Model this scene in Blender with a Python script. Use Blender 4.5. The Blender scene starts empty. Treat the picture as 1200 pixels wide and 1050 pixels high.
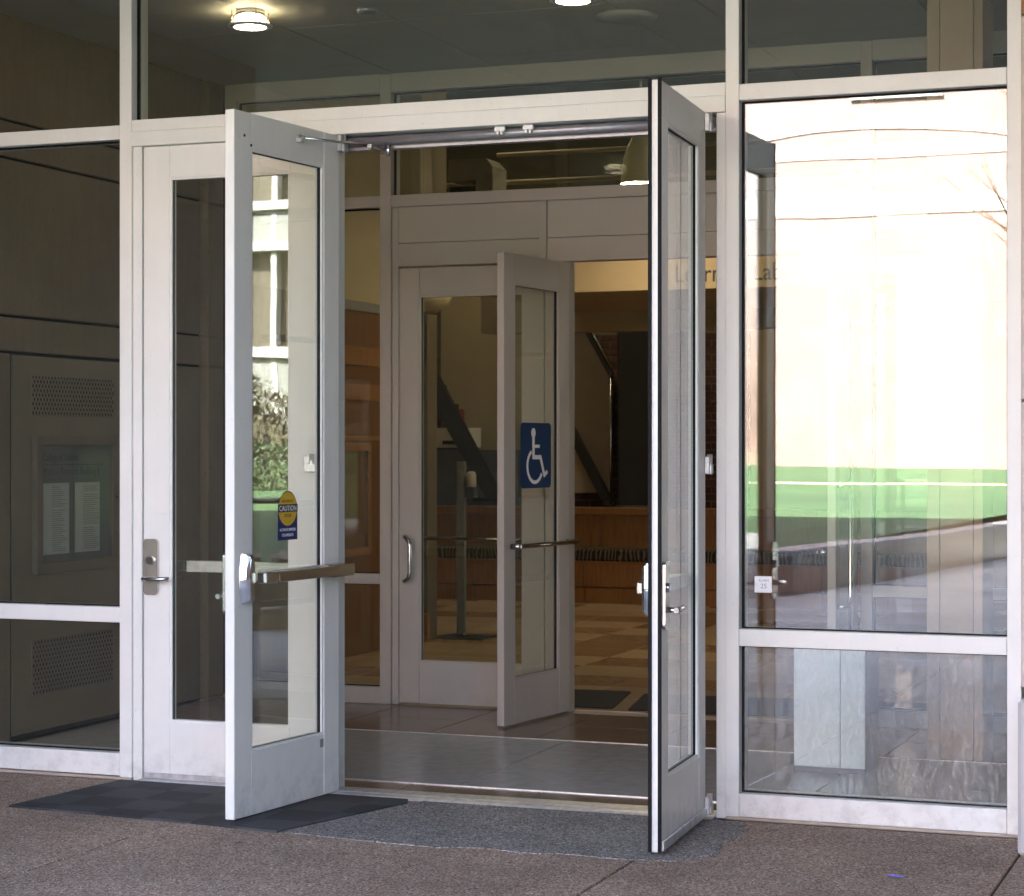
import bpy, bmesh, math, random
from mathutils import Vector, Matrix
R = math.radians
random.seed(7)
sc = bpy.context.scene
col = sc.collection

# ------------------------------------------------------------------ camera
cam = bpy.data.cameras.new("camera")
cam_o = bpy.data.objects.new("camera", cam)
col.objects.link(cam_o)
cam_o.location = (0.0, -8.443, 1.55)
cam_o.rotation_euler = (R(90), 0, R(20.8))
cam.sensor_width = 36.0
cam.lens = 2445.0 / 1200.0 * 36.0
cam.shift_y = -1.0 / 1200.0
cam.clip_start = 0.05
cam.clip_end = 2000.0
cam.dof.use_dof = True
cam.dof.focus_distance = 8.6
cam.dof.aperture_fstop = 9.0
sc.camera = cam_o

# ------------------------------------------------------------------ sky, sun, exposure
SUN_EL, SUN_AZ = 46.0, -22.0          # azimuth measured from +y towards +x
world = bpy.data.worlds.new("World")
sc.world = world
world.use_nodes = True
wn = world.node_tree
bg = wn.nodes["Background"]
sky = wn.nodes.new("ShaderNodeTexSky")
sky.sky_type = 'NISHITA'
sky.sun_disc = False
sky.sun_elevation = R(SUN_EL)
sky.sun_rotation = R(SUN_AZ)
sky.air_density = 0.75
sky.dust_density = 5.0
sky.ozone_density = 0.4
wn.links.new(sky.outputs[0], bg.inputs[0])
bg.inputs[1].default_value = 0.09
sun = bpy.data.lights.new("sun", 'SUN')
sun.energy = 5.0
sun.angle = R(0.5)
sun.color = (1.0, 0.96, 0.91)
sun_o = bpy.data.objects.new("sun", sun)
col.objects.link(sun_o)
sun_o.location = (0, 0, 40)
d = Vector((math.sin(R(SUN_AZ)) * math.cos(R(SUN_EL)), math.cos(R(SUN_AZ)) * math.cos(R(SUN_EL)), math.sin(R(SUN_EL))))
sun_o.rotation_euler = d.to_track_quat('Z', 'Y').to_euler()
sc.view_settings.view_transform = 'Standard'
sc.view_settings.look = 'None'
sc.view_settings.gamma = 1.0
sc.view_settings.use_curve_mapping = False
sc.view_settings.exposure = 4.85
sc.render.engine = 'CYCLES'
cy = sc.cycles
cy.max_bounces = 14
cy.diffuse_bounces = 5
cy.glossy_bounces = 6
cy.transmission_bounces = 8
cy.transparent_max_bounces = 28
cy.use_denoising = True
cy.sample_clamp_indirect = 0.5
cy.caustics_reflective = False

# ------------------------------------------------------------------ material helpers
def new_mat(name):
    m = bpy.data.materials.new(name)
    m.use_nodes = True
    nt = m.node_tree
    return m, nt, nt.nodes["Principled BSDF"]

def N(nt, kind, **kw):
    n = nt.nodes.new(kind)
    for k, v in kw.items():
        if k.startswith('in_'):
            n.inputs[k[3:]].default_value = v
        else:
            setattr(n, k, v)
    return n

def coords(nt, scale=(1, 1, 1), obj=False):
    tc = N(nt, 'ShaderNodeTexCoord')
    mp = N(nt, 'ShaderNodeMapping')
    mp.inputs['Scale'].default_value = scale
    if obj:
        nt.links.new(tc.outputs['Object'], mp.inputs[0])
    else:
        g = N(nt, 'ShaderNodeNewGeometry')
        nt.links.new(g.outputs['Position'], mp.inputs[0])
    return mp.outputs[0]

def noise(nt, vec, scale, detail=4, rough=0.55):
    n = N(nt, 'ShaderNodeTexNoise')
    n.inputs['Scale'].default_value = scale
    n.inputs['Detail'].default_value = detail
    n.inputs['Roughness'].default_value = rough
    nt.links.new(vec, n.inputs['Vector'])
    return n.outputs['Fac']

def ramp(nt, fac, stops):
    r = N(nt, 'ShaderNodeValToRGB')
    e = r.color_ramp.elements
    e[0].position, e[0].color = stops[0][0], (*stops[0][1], 1)
    e[1].position, e[1].color = stops[-1][0], (*stops[-1][1], 1)
    for p, c in stops[1:-1]:
        x = e.new(p)
        x.color = (*c, 1)
    nt.links.new(fac, r.inputs[0])
    return r.outputs[0]

def mixc(nt, fac, a, b, blend='MIX'):
    m = N(nt, 'ShaderNodeMix', data_type='RGBA', blend_type=blend)
    for sock, v in ((m.inputs[0], fac), (m.inputs[6], a), (m.inputs[7], b)):
        if isinstance(v, (int, float)):
            sock.default_value = v
        elif isinstance(v, tuple):
            sock.default_value = (*v, 1)
        else:
            nt.links.new(v, sock)
    return m.outputs[2]

def bump(nt, bs, height, strength=0.3, dist=0.01):
    b = N(nt, 'ShaderNodeBump')
    b.inputs['Strength'].default_value = strength
    b.inputs['Distance'].default_value = dist
    nt.links.new(height, b.inputs['Height'])
    nt.links.new(b.outputs[0], bs.inputs['Normal'])

def plain(name, c, rough=0.5, metal=0.0, var=0.08, vscale=6.0, bscale=0, bstr=0.1, stretch=(1, 1, 1), spec=0.5):
    m, nt, bs = new_mat(name)
    v = coords(nt, stretch)
    f = noise(nt, v, vscale)
    lo = tuple(x * (1 - var) for x in c)
    hi = tuple(min(1, x * (1 + var)) for x in c)
    nt.links.new(ramp(nt, f, [(0.3, lo), (0.7, hi)]), bs.inputs['Base Color'])
    bs.inputs['Roughness'].default_value = rough
    bs.inputs['Metallic'].default_value = metal
    bs.inputs['Specular IOR Level'].default_value = spec
    if bscale:
        bump(nt, bs, noise(nt, v, bscale, 3), bstr, 0.004)
    return m

M = {}

def painted(name, c):
    m, nt, bs = new_mat(name)
    v = coords(nt)
    vs = coords(nt, (9, 9, 0.7))
    big = noise(nt, v, 2.2, 5)
    streak = noise(nt, vs, 3.0, 4)
    c1 = ramp(nt, big, [(0.3, tuple(x * 0.93 for x in c)), (0.7, c)])
    c2 = mixc(nt, 0.05, c1, ramp(nt, streak, [(0.35, (0.5, 0.47, 0.43)), (0.6, c)]))
    spk = noise(nt, v, 55, 2)
    dirt = ramp(nt, spk, [(0.69, (0, 0, 0)), (0.75, (1, 1, 1))])
    c3 = mixc(nt, N(nt, 'ShaderNodeMath', operation='MULTIPLY').outputs[0], c2, (0.32, 0.28, 0.24))
    mul = [n for n in nt.nodes if n.type == 'MATH'][-1]
    nt.links.new(dirt, mul.inputs[0])
    mul.inputs[1].default_value = 0.25
    g = N(nt, 'ShaderNodeNewGeometry')
    sx = N(nt, 'ShaderNodeSeparateXYZ')
    nt.links.new(g.outputs['Position'], sx.inputs[0])
    mr = N(nt, 'ShaderNodeMapRange')
    for i_, v_ in ((1, 0.0), (2, 0.22), (3, 0.42), (4, 0.0)):
        mr.inputs[i_].default_value = v_
    nt.links.new(sx.outputs[2], mr.inputs[0])
    gm = N(nt, 'ShaderNodeMath', operation='MULTIPLY')
    nt.links.new(mr.outputs[0], gm.inputs[0])
    nt.links.new(ramp(nt, noise(nt, v, 13, 6, 0.7), [(0.45, (0, 0, 0)), (0.68, (1, 1, 1))]), gm.inputs[1])
    c4 = mixc(nt, gm.outputs[0], c3, (0.30, 0.25, 0.20))
    sc_ = noise(nt, coords(nt, (3, 3, 40)), 5, 3, 0.6)
    c5 = mixc(nt, ramp(nt, sc_, [(0.70, (0, 0, 0)), (0.78, (0.22, 0.22, 0.22))]), c4, (0.40, 0.37, 0.34))
    nt.links.new(c5, bs.inputs['Base Color'])
    bs.inputs['Roughness'].default_value = 0.42
    bump(nt, bs, noise(nt, v, 260, 2), 0.05, 0.002)
    return m

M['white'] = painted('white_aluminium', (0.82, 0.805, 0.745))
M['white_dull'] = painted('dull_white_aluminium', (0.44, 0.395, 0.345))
M['rubber'] = plain('black_rubber', (0.006, 0.006, 0.006), 0.7, var=0.3, vscale=60, bscale=90, bstr=0.4, spec=0.2)
M['steel'] = plain('brushed_steel', (0.60, 0.58, 0.55), 0.26, 1.0, 0.08, 30, stretch=(1, 1, 14))
M['chrome'] = plain('polished_chrome', (0.55, 0.54, 0.53), 0.16, 1.0, 0.04, 20)
M['bar'] = plain('satin_bar_metal', (0.40, 0.33, 0.28), 0.24, 1.0, 0.06, 40)  # brown of the reflected surroundings is put into the metal colour
M['alu'] = plain('worn_aluminium', (0.62, 0.62, 0.62), 0.38, 0.7, 0.2, 25, bscale=80, bstr=0.2)
M['greytube'] = plain('grey_anodised_tube', (0.30, 0.29, 0.31), 0.35, 0.5, 0.1, 20)
M['black'] = plain('black_metal', (0.02, 0.02, 0.021), 0.45, var=0.2, vscale=15)
M['blackcol'] = plain('matt_black_paint', (0.012, 0.011, 0.011), 0.6, var=0.2, vscale=4)
M['ceil'] = plain('ceiling_panel_paint', (0.36, 0.36, 0.32), 0.6, var=0.05, vscale=3, bscale=60, bstr=0.05)
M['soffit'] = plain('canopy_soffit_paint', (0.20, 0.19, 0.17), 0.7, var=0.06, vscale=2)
M['cream'] = plain('cream_plaster', (0.40, 0.315, 0.195), 0.7, var=0.05, vscale=3, bscale=120, bstr=0.08)
M['beige'] = plain('beige_plaster', (0.36, 0.285, 0.18), 0.75, var=0.06, vscale=2, bscale=120, bstr=0.08)
M['duct'] = plain('grey_duct_paint', (0.33, 0.30, 0.24), 0.6, var=0.05)
M['duct_dark'] = plain('grey_post_paint', (0.15, 0.145, 0.12), 0.4, 0.3)
M['olive'] = plain('olive_dark_paint', (0.13, 0.11, 0.055), 0.7, var=0.15, vscale=1.5)
M['slate'] = plain('slate_laminate_and_shaded_side', (0.085, 0.09, 0.11), 0.5, var=0.08)
M['paper'] = plain('paper', (0.72, 0.72, 0.68), 0.8, var=0.03, vscale=30)
M['ink'] = plain('dark_ink', (0.035, 0.035, 0.035), 0.7, var=0.05)
M['greyink'] = plain('grey_ink', (0.30, 0.30, 0.29), 0.8, var=0.05)
M['sticker_blue'] = plain('sign_blue', (0.004, 0.034, 0.105), 0.6, var=0.05, vscale=20, spec=0.2)
M['sticker_navy'] = plain('sticker_navy', (0.012, 0.016, 0.12), 0.35, var=0.05, vscale=20)
M['sticker_yellow'] = plain('sticker_yellow', (0.72, 0.44, 0.03), 0.4, var=0.05, vscale=20)
M['sticker_white'] = plain('sticker_white', (0.82, 0.80, 0.78), 0.5, var=0.03)
M['board_green'] = plain('board_backing', (0.16, 0.165, 0.135), 0.7, var=0.05)
M['bronze'] = plain('bronze_door_paint', (0.21, 0.165, 0.112), 0.45, 0.2, 0.1, 3)
M['bronze_dark'] = plain('bronze_frame_paint', (0.17, 0.135, 0.095), 0.45, 0.2, 0.1, 3)
M['bellshade'] = plain('cream_enamel_shade', (0.78, 0.66, 0.43), 0.4, var=0.05)
M['tan'] = plain('tan_metal_cladding', (0.50, 0.37, 0.25), 0.45, var=0.05, vscale=4, bscale=70, bstr=0.05)
M['cabinet'] = plain('pale_cabinet_metal', (0.80, 0.86, 0.87), 0.4, var=0.05, vscale=4)
M['limestone'] = plain('white_limestone', (0.50, 0.465, 0.44), 0.8, var=0.06, vscale=1.5)
M['pierstone'] = plain('pinkish_pier_stone', (0.62, 0.52, 0.46), 0.75, var=0.10, vscale=5, bscale=90, bstr=0.25)
M['pierbrown'] = plain('brown_sandstone', (0.42, 0.20, 0.10), 0.8, var=0.12, vscale=5, bscale=90, bstr=0.3)
M['granite'] = plain('dark_granite', (0.035, 0.033, 0.035), 0.35, var=0.5, vscale=40)
M['granitecap'] = plain('grey_granite_cap', (0.16, 0.155, 0.16), 0.5, var=0.15, vscale=40)
M['seatstone'] = plain('beige_seat_wall_stone', (0.36, 0.31, 0.22), 0.8, var=0.12, vscale=6)
M['rock'] = plain('grey_brown_rock', (0.30, 0.25, 0.21), 0.9, var=0.35, vscale=6, bscale=14, bstr=0.6)
M['navyrail'] = plain('navy_rail_paint', (0.02, 0.03, 0.06), 0.4)
M['modernwhite'] = plain('white_spandrel', (0.17, 0.178, 0.175), 0.6, var=0.05, vscale=0.6)
M['modernband'] = plain('white_sill_band', (0.33, 0.335, 0.33), 0.6, var=0.05)
M['tanwin'] = plain('tan_blind', (0.055, 0.048, 0.034), 0.6, var=0.15, vscale=1.0)
M['bark'] = plain('bark', (0.10, 0.06, 0.04), 0.9, var=0.3, vscale=10, bscale=30, bstr=0.5)
M['purple'] = plain('purple_scrap', (0.16, 0.13, 0.42), 0.5, var=0.2, vscale=60)
M['red'] = plain('red_book', (0.25, 0.03, 0.03), 0.5)
M['tealbook'] = plain('teal_book', (0.03, 0.07, 0.09), 0.5)
M['upper'] = plain('upper_facade_concrete', (0.36, 0.31, 0.26), 0.85, var=0.1, vscale=1)
M['greycrete'] = plain('frosted_blind', (0.72, 0.76, 0.78), 0.7, var=0.04)

def glass(name, r0, tint, dust=0.02, swirl=0.0):
    m = bpy.data.materials.new(name)
    m.use_nodes = True
    nt = m.node_tree
    nt.nodes.clear()
    out = N(nt, 'ShaderNodeOutputMaterial')
    g = N(nt, 'ShaderNodeNewGeometry')
    dot = N(nt, 'ShaderNodeVectorMath', operation='DOT_PRODUCT')
    nt.links.new(g.outputs['Incoming'], dot.inputs[0])
    nt.links.new(g.outputs['Normal'], dot.inputs[1])
    def mth(op, a, b=None):
        n = N(nt, 'ShaderNodeMath', operation=op)
        for i, v in enumerate((a, b)):
            if v is None:
                continue
            if isinstance(v, (int, float)):
                n.inputs[i].default_value = v
            else:
                nt.links.new(v, n.inputs[i])
        return n.outputs[0]
    c = mth('ABSOLUTE', dot.outputs['Value'])
    k = mth('POWER', mth('SUBTRACT', 1.0, c), 5.0)
    fres = mth('ADD', mth('MULTIPLY', k, 1 - r0), r0)      # Schlick reflectance of coated glass
    tr = N(nt, 'ShaderNodeBsdfTransparent')
    tr.inputs[0].default_value = (*tint, 1)
    gl = N(nt, 'ShaderNodeBsdfGlossy')
    gl.inputs['Roughness'].default_value = 0.0
    gl.inputs[0].default_value = (0.96, 0.98, 1.0, 1)
    v = coords(nt)
    wav = noise(nt, v, 1.7, 1)
    b = N(nt, 'ShaderNodeBump')
    b.inputs['Strength'].default_value = 0.25
    b.inputs['Distance'].default_value = 0.0012
    nt.links.new(wav, b.inputs['Height'])
    nt.links.new(b.outputs[0], gl.inputs['Normal'])
    mx = N(nt, 'ShaderNodeMixShader')
    nt.links.new(fres, mx.inputs[0])
    nt.links.new(tr.outputs[0], mx.inputs[1])
    nt.links.new(gl.outputs[0], mx.inputs[2])
    df = N(nt, 'ShaderNodeBsdfDiffuse')
    df.inputs[0].default_value = (0.75, 0.75, 0.75, 1)
    big = noise(nt, v, 3.0, 4, 0.6)
    spk = noise(nt, v, 130, 2)
    f = mth('ADD', mth('MULTIPLY', mth('GREATER_THAN', spk, 0.73), 0.18), mth('MULTIPLY', big, dust))
    if swirl:
        vv = coords(nt, (1, 1, 0.35))
        n1 = N(nt, 'ShaderNodeTexNoise')
        n1.inputs['Scale'].default_value = 26
        n1.inputs['Detail'].default_value = 5
        n1.inputs['Distortion'].default_value = 2.5
        nt.links.new(vv, n1.inputs['Vector'])
        f = mth('ADD', f, mth('MULTIPLY', mth('POWER', n1.outputs['Fac'], 3.0), swirl))
    mx2 = N(nt, 'ShaderNodeMixShader')
    nt.links.new(f, mx2.inputs[0])
    nt.links.new(mx.outputs[0], mx2.inputs[1])
    nt.links.new(df.outputs[0], mx2.inputs[2])
    nt.links.new(mx2.outputs[0], out.inputs[0])
    return m

M['glass'] = glass('coated_glass', 0.095, (0.93, 0.94, 0.90), 0.012)
M['glass_dust_haze'] = glass('dust_haze_coated_glass', 0.095, (0.93, 0.94, 0.90), 0.06, 0.55)  # real dust, thickened to stand in for the haze of reflected paving
M['glass_in'] = glass('inner_glass', 0.04, (0.91, 0.93, 0.88), 0.008)
M['glass_tinted'] = glass('tinted_lobby_glass', 0.05, (0.60, 0.56, 0.50), 0.008)
M['glass_board'] = glass('board_glass', 0.02, (0.92, 0.93, 0.92), 0.006)

def emit(name, c, s):
    m, nt, bs = new_mat(name)
    bs.inputs['Base Color'].default_value = (*c, 1)
    bs.inputs['Emission Color'].default_value = (*c, 1)
    bs.inputs['Emission Strength'].default_value = s
    return m

M['lamp'] = emit('lit_frosted_glass', (1.0, 0.80, 0.52), 1.3)
M['bulb'] = emit('lit_bulb', (1.0, 0.80, 0.50), 5.6)

def aggregate(name, pal, k=1.0):
    m, nt, bs = new_mat(name)
    v = coords(nt)
    vo = N(nt, 'ShaderNodeTexVoronoi')
    vo.inputs['Scale'].default_value = 140
    vo.inputs['Randomness'].default_value = 1.0
    nt.links.new(v, vo.inputs['Vector'])
    sep = N(nt, 'ShaderNodeSeparateColor')
    nt.links.new(vo.outputs['Color'], sep.inputs[0])
    peb = ramp(nt, sep.outputs[0], [(0.0, pal[0]), (0.35, pal[1]), (0.68, pal[2]), (0.9, pal[3]), (1.0, pal[4])])
    gap = ramp(nt, vo.outputs['Distance'], [(0.35, (1, 1, 1)), (0.8, (0.55, 0.52, 0.5))])
    c = mixc(nt, 1.0, peb, gap, 'MULTIPLY')
    big = ramp(nt, noise(nt, v, 1.1, 7, 0.65), [(0.3, (0.62, 0.60, 0.59)), (0.7, (1.15, 1.13, 1.1))])
    c = mixc(nt, 1.0, c, big, 'MULTIPLY')
    st = noise(nt, v, 4.5, 6, 0.7)
    stf = ramp(nt, st, [(0.60, (0, 0, 0)), (0.75, (0.5, 0.5, 0.5))])
    c = mixc(nt, stf, c, tuple(x * 0.5 for x in pal[1]))
    gv = N(nt, 'ShaderNodeTexVoronoi')
    gv.inputs['Scale'].default_value = 3.2
    nt.links.new(v, gv.inputs['Vector'])
    gum = ramp(nt, gv.outputs['Distance'], [(0.045, (0.75, 0.75, 0.75)), (0.085, (0, 0, 0))])
    c = mixc(nt, gum, c, (0.09, 0.075, 0.065))
    dr_ = ramp(nt, noise(nt, coords(nt, (1.0, 3.0, 1)), 1.7, 6, 0.65), [(0.52, (0, 0, 0)), (0.70, (0.45, 0.45, 0.45))])
    c = mixc(nt, dr_, c, tuple(x * 0.45 for x in pal[2]))
    nt.links.new(c, bs.inputs['Base Color'])
    bs.inputs['Roughness'].default_value = 0.8
    b = N(nt, 'ShaderNodeBump', invert=True)
    b.inputs['Strength'].default_value = 0.6
    b.inputs['Distance'].default_value = 0.003
    nt.links.new(vo.outputs['Distance'], b.inputs['Height'])
    nt.links.new(b.outputs[0], bs.inputs['Normal'])
    return m

M['plaza'] = aggregate('pale_plaza_aggregate', [(0.16, 0.16, 0.17), (0.42, 0.43, 0.45), (0.55, 0.56, 0.58), (0.68, 0.69, 0.71), (0.9, 0.9, 0.92)])
M['pave'] = aggregate('brown_exposed_aggregate', [(0.18, 0.105, 0.07), (0.41, 0.285, 0.205), (0.50, 0.36, 0.262), (0.57, 0.465, 0.365), (0.80, 0.72, 0.62)])
M['patch'] = aggregate('grey_aggregate_patch', [(0.08, 0.072, 0.066), (0.25, 0.23, 0.212), (0.35, 0.322, 0.295), (0.47, 0.44, 0.405), (0.68, 0.65, 0.60)])

def concrete(name, c):
    m, nt, bs = new_mat(name)
    v = coords(nt)
    vs = coords(nt, (6, 6, 0.6))
    a = ramp(nt, noise(nt, v, 2.0, 6, 0.6), [(0.3, tuple(x * 0.8 for x in c)), (0.7, tuple(x * 1.12 for x in c))])
    s = ramp(nt, noise(nt, vs, 5, 4), [(0.35, tuple(x * 0.75 for x in c)), (0.65, c)])
    cc = mixc(nt, 0.4, a, s)
    pit = ramp(nt, noise(nt, v, 70, 3), [(0.30, (0.5, 0.5, 0.5)), (0.38, (1, 1, 1))])
    nt.links.new(mixc(nt, 1.0, cc, pit, 'MULTIPLY'), bs.inputs['Base Color'])
    bs.inputs['Roughness'].default_value = 0.85
    bump(nt, bs, noise(nt, v, 50, 5), 0.4, 0.004)
    return m

M['concrete'] = concrete('brown_concrete', (0.20, 0.152, 0.10))

def wood(name, c, horiz=False):
    m, nt, bs = new_mat(name)
    v = coords(nt, (1.5, 14, 14) if horiz else (14, 14, 1.1))
    f = noise(nt, v, 3.5, 5, 0.65)
    nt.links.new(ramp(nt, f, [(0.25, tuple(x * 0.62 for x in c)), (0.5, c), (0.75, tuple(x * 1.2 for x in c))]), bs.inputs['Base Color'])
    bs.inputs['Roughness'].default_value = 0.38
    bump(nt, bs, f, 0.06, 0.002)
    return m

M['wood'] = wood('oak_veneer', (0.15, 0.062, 0.018))
M['woodh'] = wood('oak_veneer_bench', (0.25, 0.108, 0.032))
M['plywood'] = wood('pale_plywood', (0.12, 0.09, 0.05))

def tilemat(name, c, rough, var=0.12):
    m, nt, bs = new_mat(name)
    v = coords(nt)
    oi = N(nt, 'ShaderNodeObjectInfo')
    f = noise(nt, v, 14, 4, 0.5)
    c1 = ramp(nt, f, [(0.3, tuple(x * (1 - var) for x in c)), (0.7, tuple(x * (1 + var) for x in c))])
    rr = ramp(nt, oi.outputs['Random'], [(0.0, (0.86, 0.86, 0.86)), (1.0, (1.08, 1.07, 1.06))])
    nt.links.new(mixc(nt, 1.0, c1, rr, 'MULTIPLY'), bs.inputs['Base Color'])
    r1 = ramp(nt, noise(nt, v, 9, 4), [(0.3, (rough * 0.93,) * 3), (0.7, (rough * 1.08,) * 3)])
    nt.links.new(r1, bs.inputs['Roughness'])
    return m

M['tile_brown'] = tilemat('brown_floor_tile', (0.20, 0.135, 0.092), 0.20, 0.03)
M['tile_grey'] = tilemat('polished_grey_stone', (0.42, 0.42, 0.41), 0.20, 0.10)
M['tile_beige'] = tilemat('beige_floor_tile', (0.52, 0.39, 0.24), 0.20, 0.05)
M['tile_band'] = tilemat('brown_band_tile', (0.33, 0.21, 0.11), 0.25, 0.06)
M['grout'] = plain('grout', (0.42, 0.35, 0.28), 0.9)
M['brick'] = tilemat('dark_red_brick', (0.075, 0.030, 0.020), 0.8, 0.2)
M['mortar'] = plain('mortar', (0.14, 0.115, 0.085), 0.9)

def matmat(name, c):
    m, nt, bs = new_mat(name)
    v = coords(nt)
    ch = N(nt, 'ShaderNodeTexChecker')
    ch.inputs['Scale'].default_value = 4.2
    ch.inputs['Color1'].default_value = (*c, 1)
    ch.inputs['Color2'].default_value = (*[x * 0.5 for x in c], 1)
    nt.links.new(v, ch.inputs[0])
    f = noise(nt, v, 140, 3)
    cc = mixc(nt, 1.0, ch.outputs[0], ramp(nt, f, [(0.3, (0.7, 0.7, 0.7)), (0.7, (1.3, 1.3, 1.3))]), 'MULTIPLY')
    g = noise(nt, v, 3, 5)
    cc = mixc(nt, ramp(nt, g, [(0.5, (0, 0, 0)), (0.8, (0.35, 0.35, 0.35))]), cc, (0.12, 0.11, 0.10))
    nt.links.new(cc, bs.inputs['Base Color'])
    bs.inputs['Roughness'].default_value = 0.8
    bump(nt, bs, f, 0.6, 0.003)
    return m

M['mat'] = matmat('dark_ribbed_mat', (0.046, 0.046, 0.048))
M['matblack'] = plain('black_carpet', (0.012, 0.012, 0.012), 0.95, var=0.3, vscale=90, bscale=200, bstr=0.5)

def brickwall(name):
    m, nt, bs = new_mat(name)
    g = N(nt, 'ShaderNodeNewGeometry')
    sx = N(nt, 'ShaderNodeSeparateXYZ')
    nt.links.new(g.outputs['Position'], sx.inputs[0])
    ad = N(nt, 'ShaderNodeMath', operation='ADD')
    nt.links.new(sx.outputs[0], ad.inputs[0])
    nt.links.new(sx.outputs[1], ad.inputs[1])
    cb = N(nt, 'ShaderNodeCombineXYZ')
    nt.links.new(ad.outputs[0], cb.inputs[0])
    nt.links.new(sx.outputs[2], cb.inputs[1])
    bt = N(nt, 'ShaderNodeTexBrick')
    bt.inputs['Scale'].default_value = 1.0
    bt.inputs['Brick Width'].default_value = 0.22
    bt.inputs['Row Height'].default_value = 0.075
    bt.inputs['Mortar Size'].default_value = 0.01
    bt.inputs['Color1'].default_value = (0.265, 0.155, 0.14, 1)
    bt.inputs['Color2'].default_value = (0.19, 0.105, 0.095, 1)
    bt.inputs['Mortar'].default_value = (0.27, 0.23, 0.21, 1)
    nt.links.new(cb.outputs[0], bt.inputs[0])
    big = ramp(nt, noise(nt, g.outputs['Position'], 0.5, 5), [(0.3, (0.85, 0.85, 0.85)), (0.7, (1.15, 1.12, 1.1))])
    nt.links.new(mixc(nt, 1.0, bt.outputs[0], big, 'MULTIPLY'), bs.inputs['Base Color'])
    bs.inputs['Roughness'].default_value = 0.85
    bump(nt, bs, bt.outputs['Fac'], -0.3, 0.01)
    return m

M['brickwall'] = brickwall('pale_red_brickwork')
M['blockerdark'] = plain('dark_brown_blocker', (0.12, 0.075, 0.05), 0.8, var=0.15, vscale=2)  # kept dark so the added right-hand blocks bounce little light

def grassm(name, a, b, c):
    m, nt, bs = new_mat(name)
    v = coords(nt)
    f1 = noise(nt, v, 0.30, 8, 0.7)
    f2 = noise(nt, v, 30, 3)
    c1 = ramp(nt, f1, [(0.3, a), (0.5, b), (0.75, c)])
    c2 = mixc(nt, 1.0, c1, ramp(nt, f2, [(0.3, (0.7, 0.7, 0.7)), (0.7, (1.25, 1.25, 1.25))]), 'MULTIPLY')
    nt.links.new(c2, bs.inputs['Base Color'])
    bs.inputs['Roughness'].default_value = 0.9
    bump(nt, bs, f2, 0.8, 0.03)
    return m

M['lawn'] = grassm('lawn_grass', (0.016, 0.050, 0.018), (0.030, 0.078, 0.026), (0.058, 0.105, 0.034))
M['leaf_dark'] = plain('dark_hedge_leaf', (0.030, 0.055, 0.018), 0.6, var=0.5, vscale=3)
M['leaf_straw'] = plain('straw_shrub_leaf', (0.050, 0.048, 0.024), 0.7, var=0.4, vscale=3)
M['leaf_red'] = plain('reddish_leaf', (0.16, 0.055, 0.035), 0.6, var=0.4, vscale=3)

def cushion_mat():
    m, nt, bs = new_mat('patterned_cushion')
    v = coords(nt, (5.5, 5.5, 3.2))
    w = N(nt, 'ShaderNodeTexWave')
    w.inputs['Scale'].default_value = 1.3
    w.inputs['Distortion'].default_value = 9.0
    w.inputs['Detail'].default_value = 2.0
    nt.links.new(v, w.inputs['Vector'])
    nt.links.new(ramp(nt, w.outputs['Fac'], [(0.70, (0.018, 0.014, 0.012)), (0.82, (0.20, 0.15, 0.09))]), bs.inputs['Base Color'])
    bs.inputs['Roughness'].default_value = 0.85
    return m

M['cushion'] = cushion_mat()

# ------------------------------------------------------------------ mesh helpers
def box(bm, x0, x1, y0, y1, z0, z1, bev=0.0, mi=0):
    vs = [bm.verts.new(p) for p in ((x0, y0, z0), (x1, y0, z0), (x1, y1, z0), (x0, y1, z0),
                                    (x0, y0, z1), (x1, y0, z1), (x1, y1, z1), (x0, y1, z1))]
    fs = [bm.faces.new([vs[i] for i in f]) for f in ((0, 3, 2, 1), (4, 5, 6, 7), (0, 1, 5, 4), (1, 2, 6, 5), (2, 3, 7, 6), (3, 0, 4, 7))]
    for f in fs:
        f.material_index = mi
    if bev > 0:
        es = list({e for f in fs for e in f.edges})
        bmesh.ops.bevel(bm, geom=es, offset=bev, segments=1, affect='EDGES', profile=0.5)

def hexa(bm, pts):
    """eight corners, bottom ring then top ring"""
    vs = [bm.verts.new(p) for p in pts]
    for f in ((0, 3, 2, 1), (4, 5, 6, 7), (0, 1, 5, 4), (1, 2, 6, 5), (2, 3, 7, 6), (3, 0, 4, 7)):
        bm.faces.new([vs[i] for i in f])

def sweep(bm, pts, r, seg=10, cap=True):
    pts = [Vector(p) for p in pts]
    rings = []
    up = None
    for i, p in enumerate(pts):
        a = pts[max(i - 1, 0)]
        b = pts[min(i + 1, len(pts) - 1)]
        t = (b - a).normalized()
        if up is None:
            up = t.orthogonal().normalized()
        n = (up - t * up.dot(t)).normalized()
        up = n
        bi = t.cross(n)
        rr = r[i] if isinstance(r, (list, tuple)) else r
        rings.append([bm.verts.new(p + (n * math.cos(2 * math.pi * k / seg) + bi * math.sin(2 * math.pi * k / seg)) * rr) for k in range(seg)])
    for a, b in zip(rings, rings[1:]):
        for k in range(seg):
            f = bm.faces.new((a[k], a[(k + 1) % seg], b[(k + 1) % seg], b[k]))
            f.smooth = True
    if cap:
        bm.faces.new(rings[0][::-1])
        bm.faces.new(rings[-1])

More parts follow.
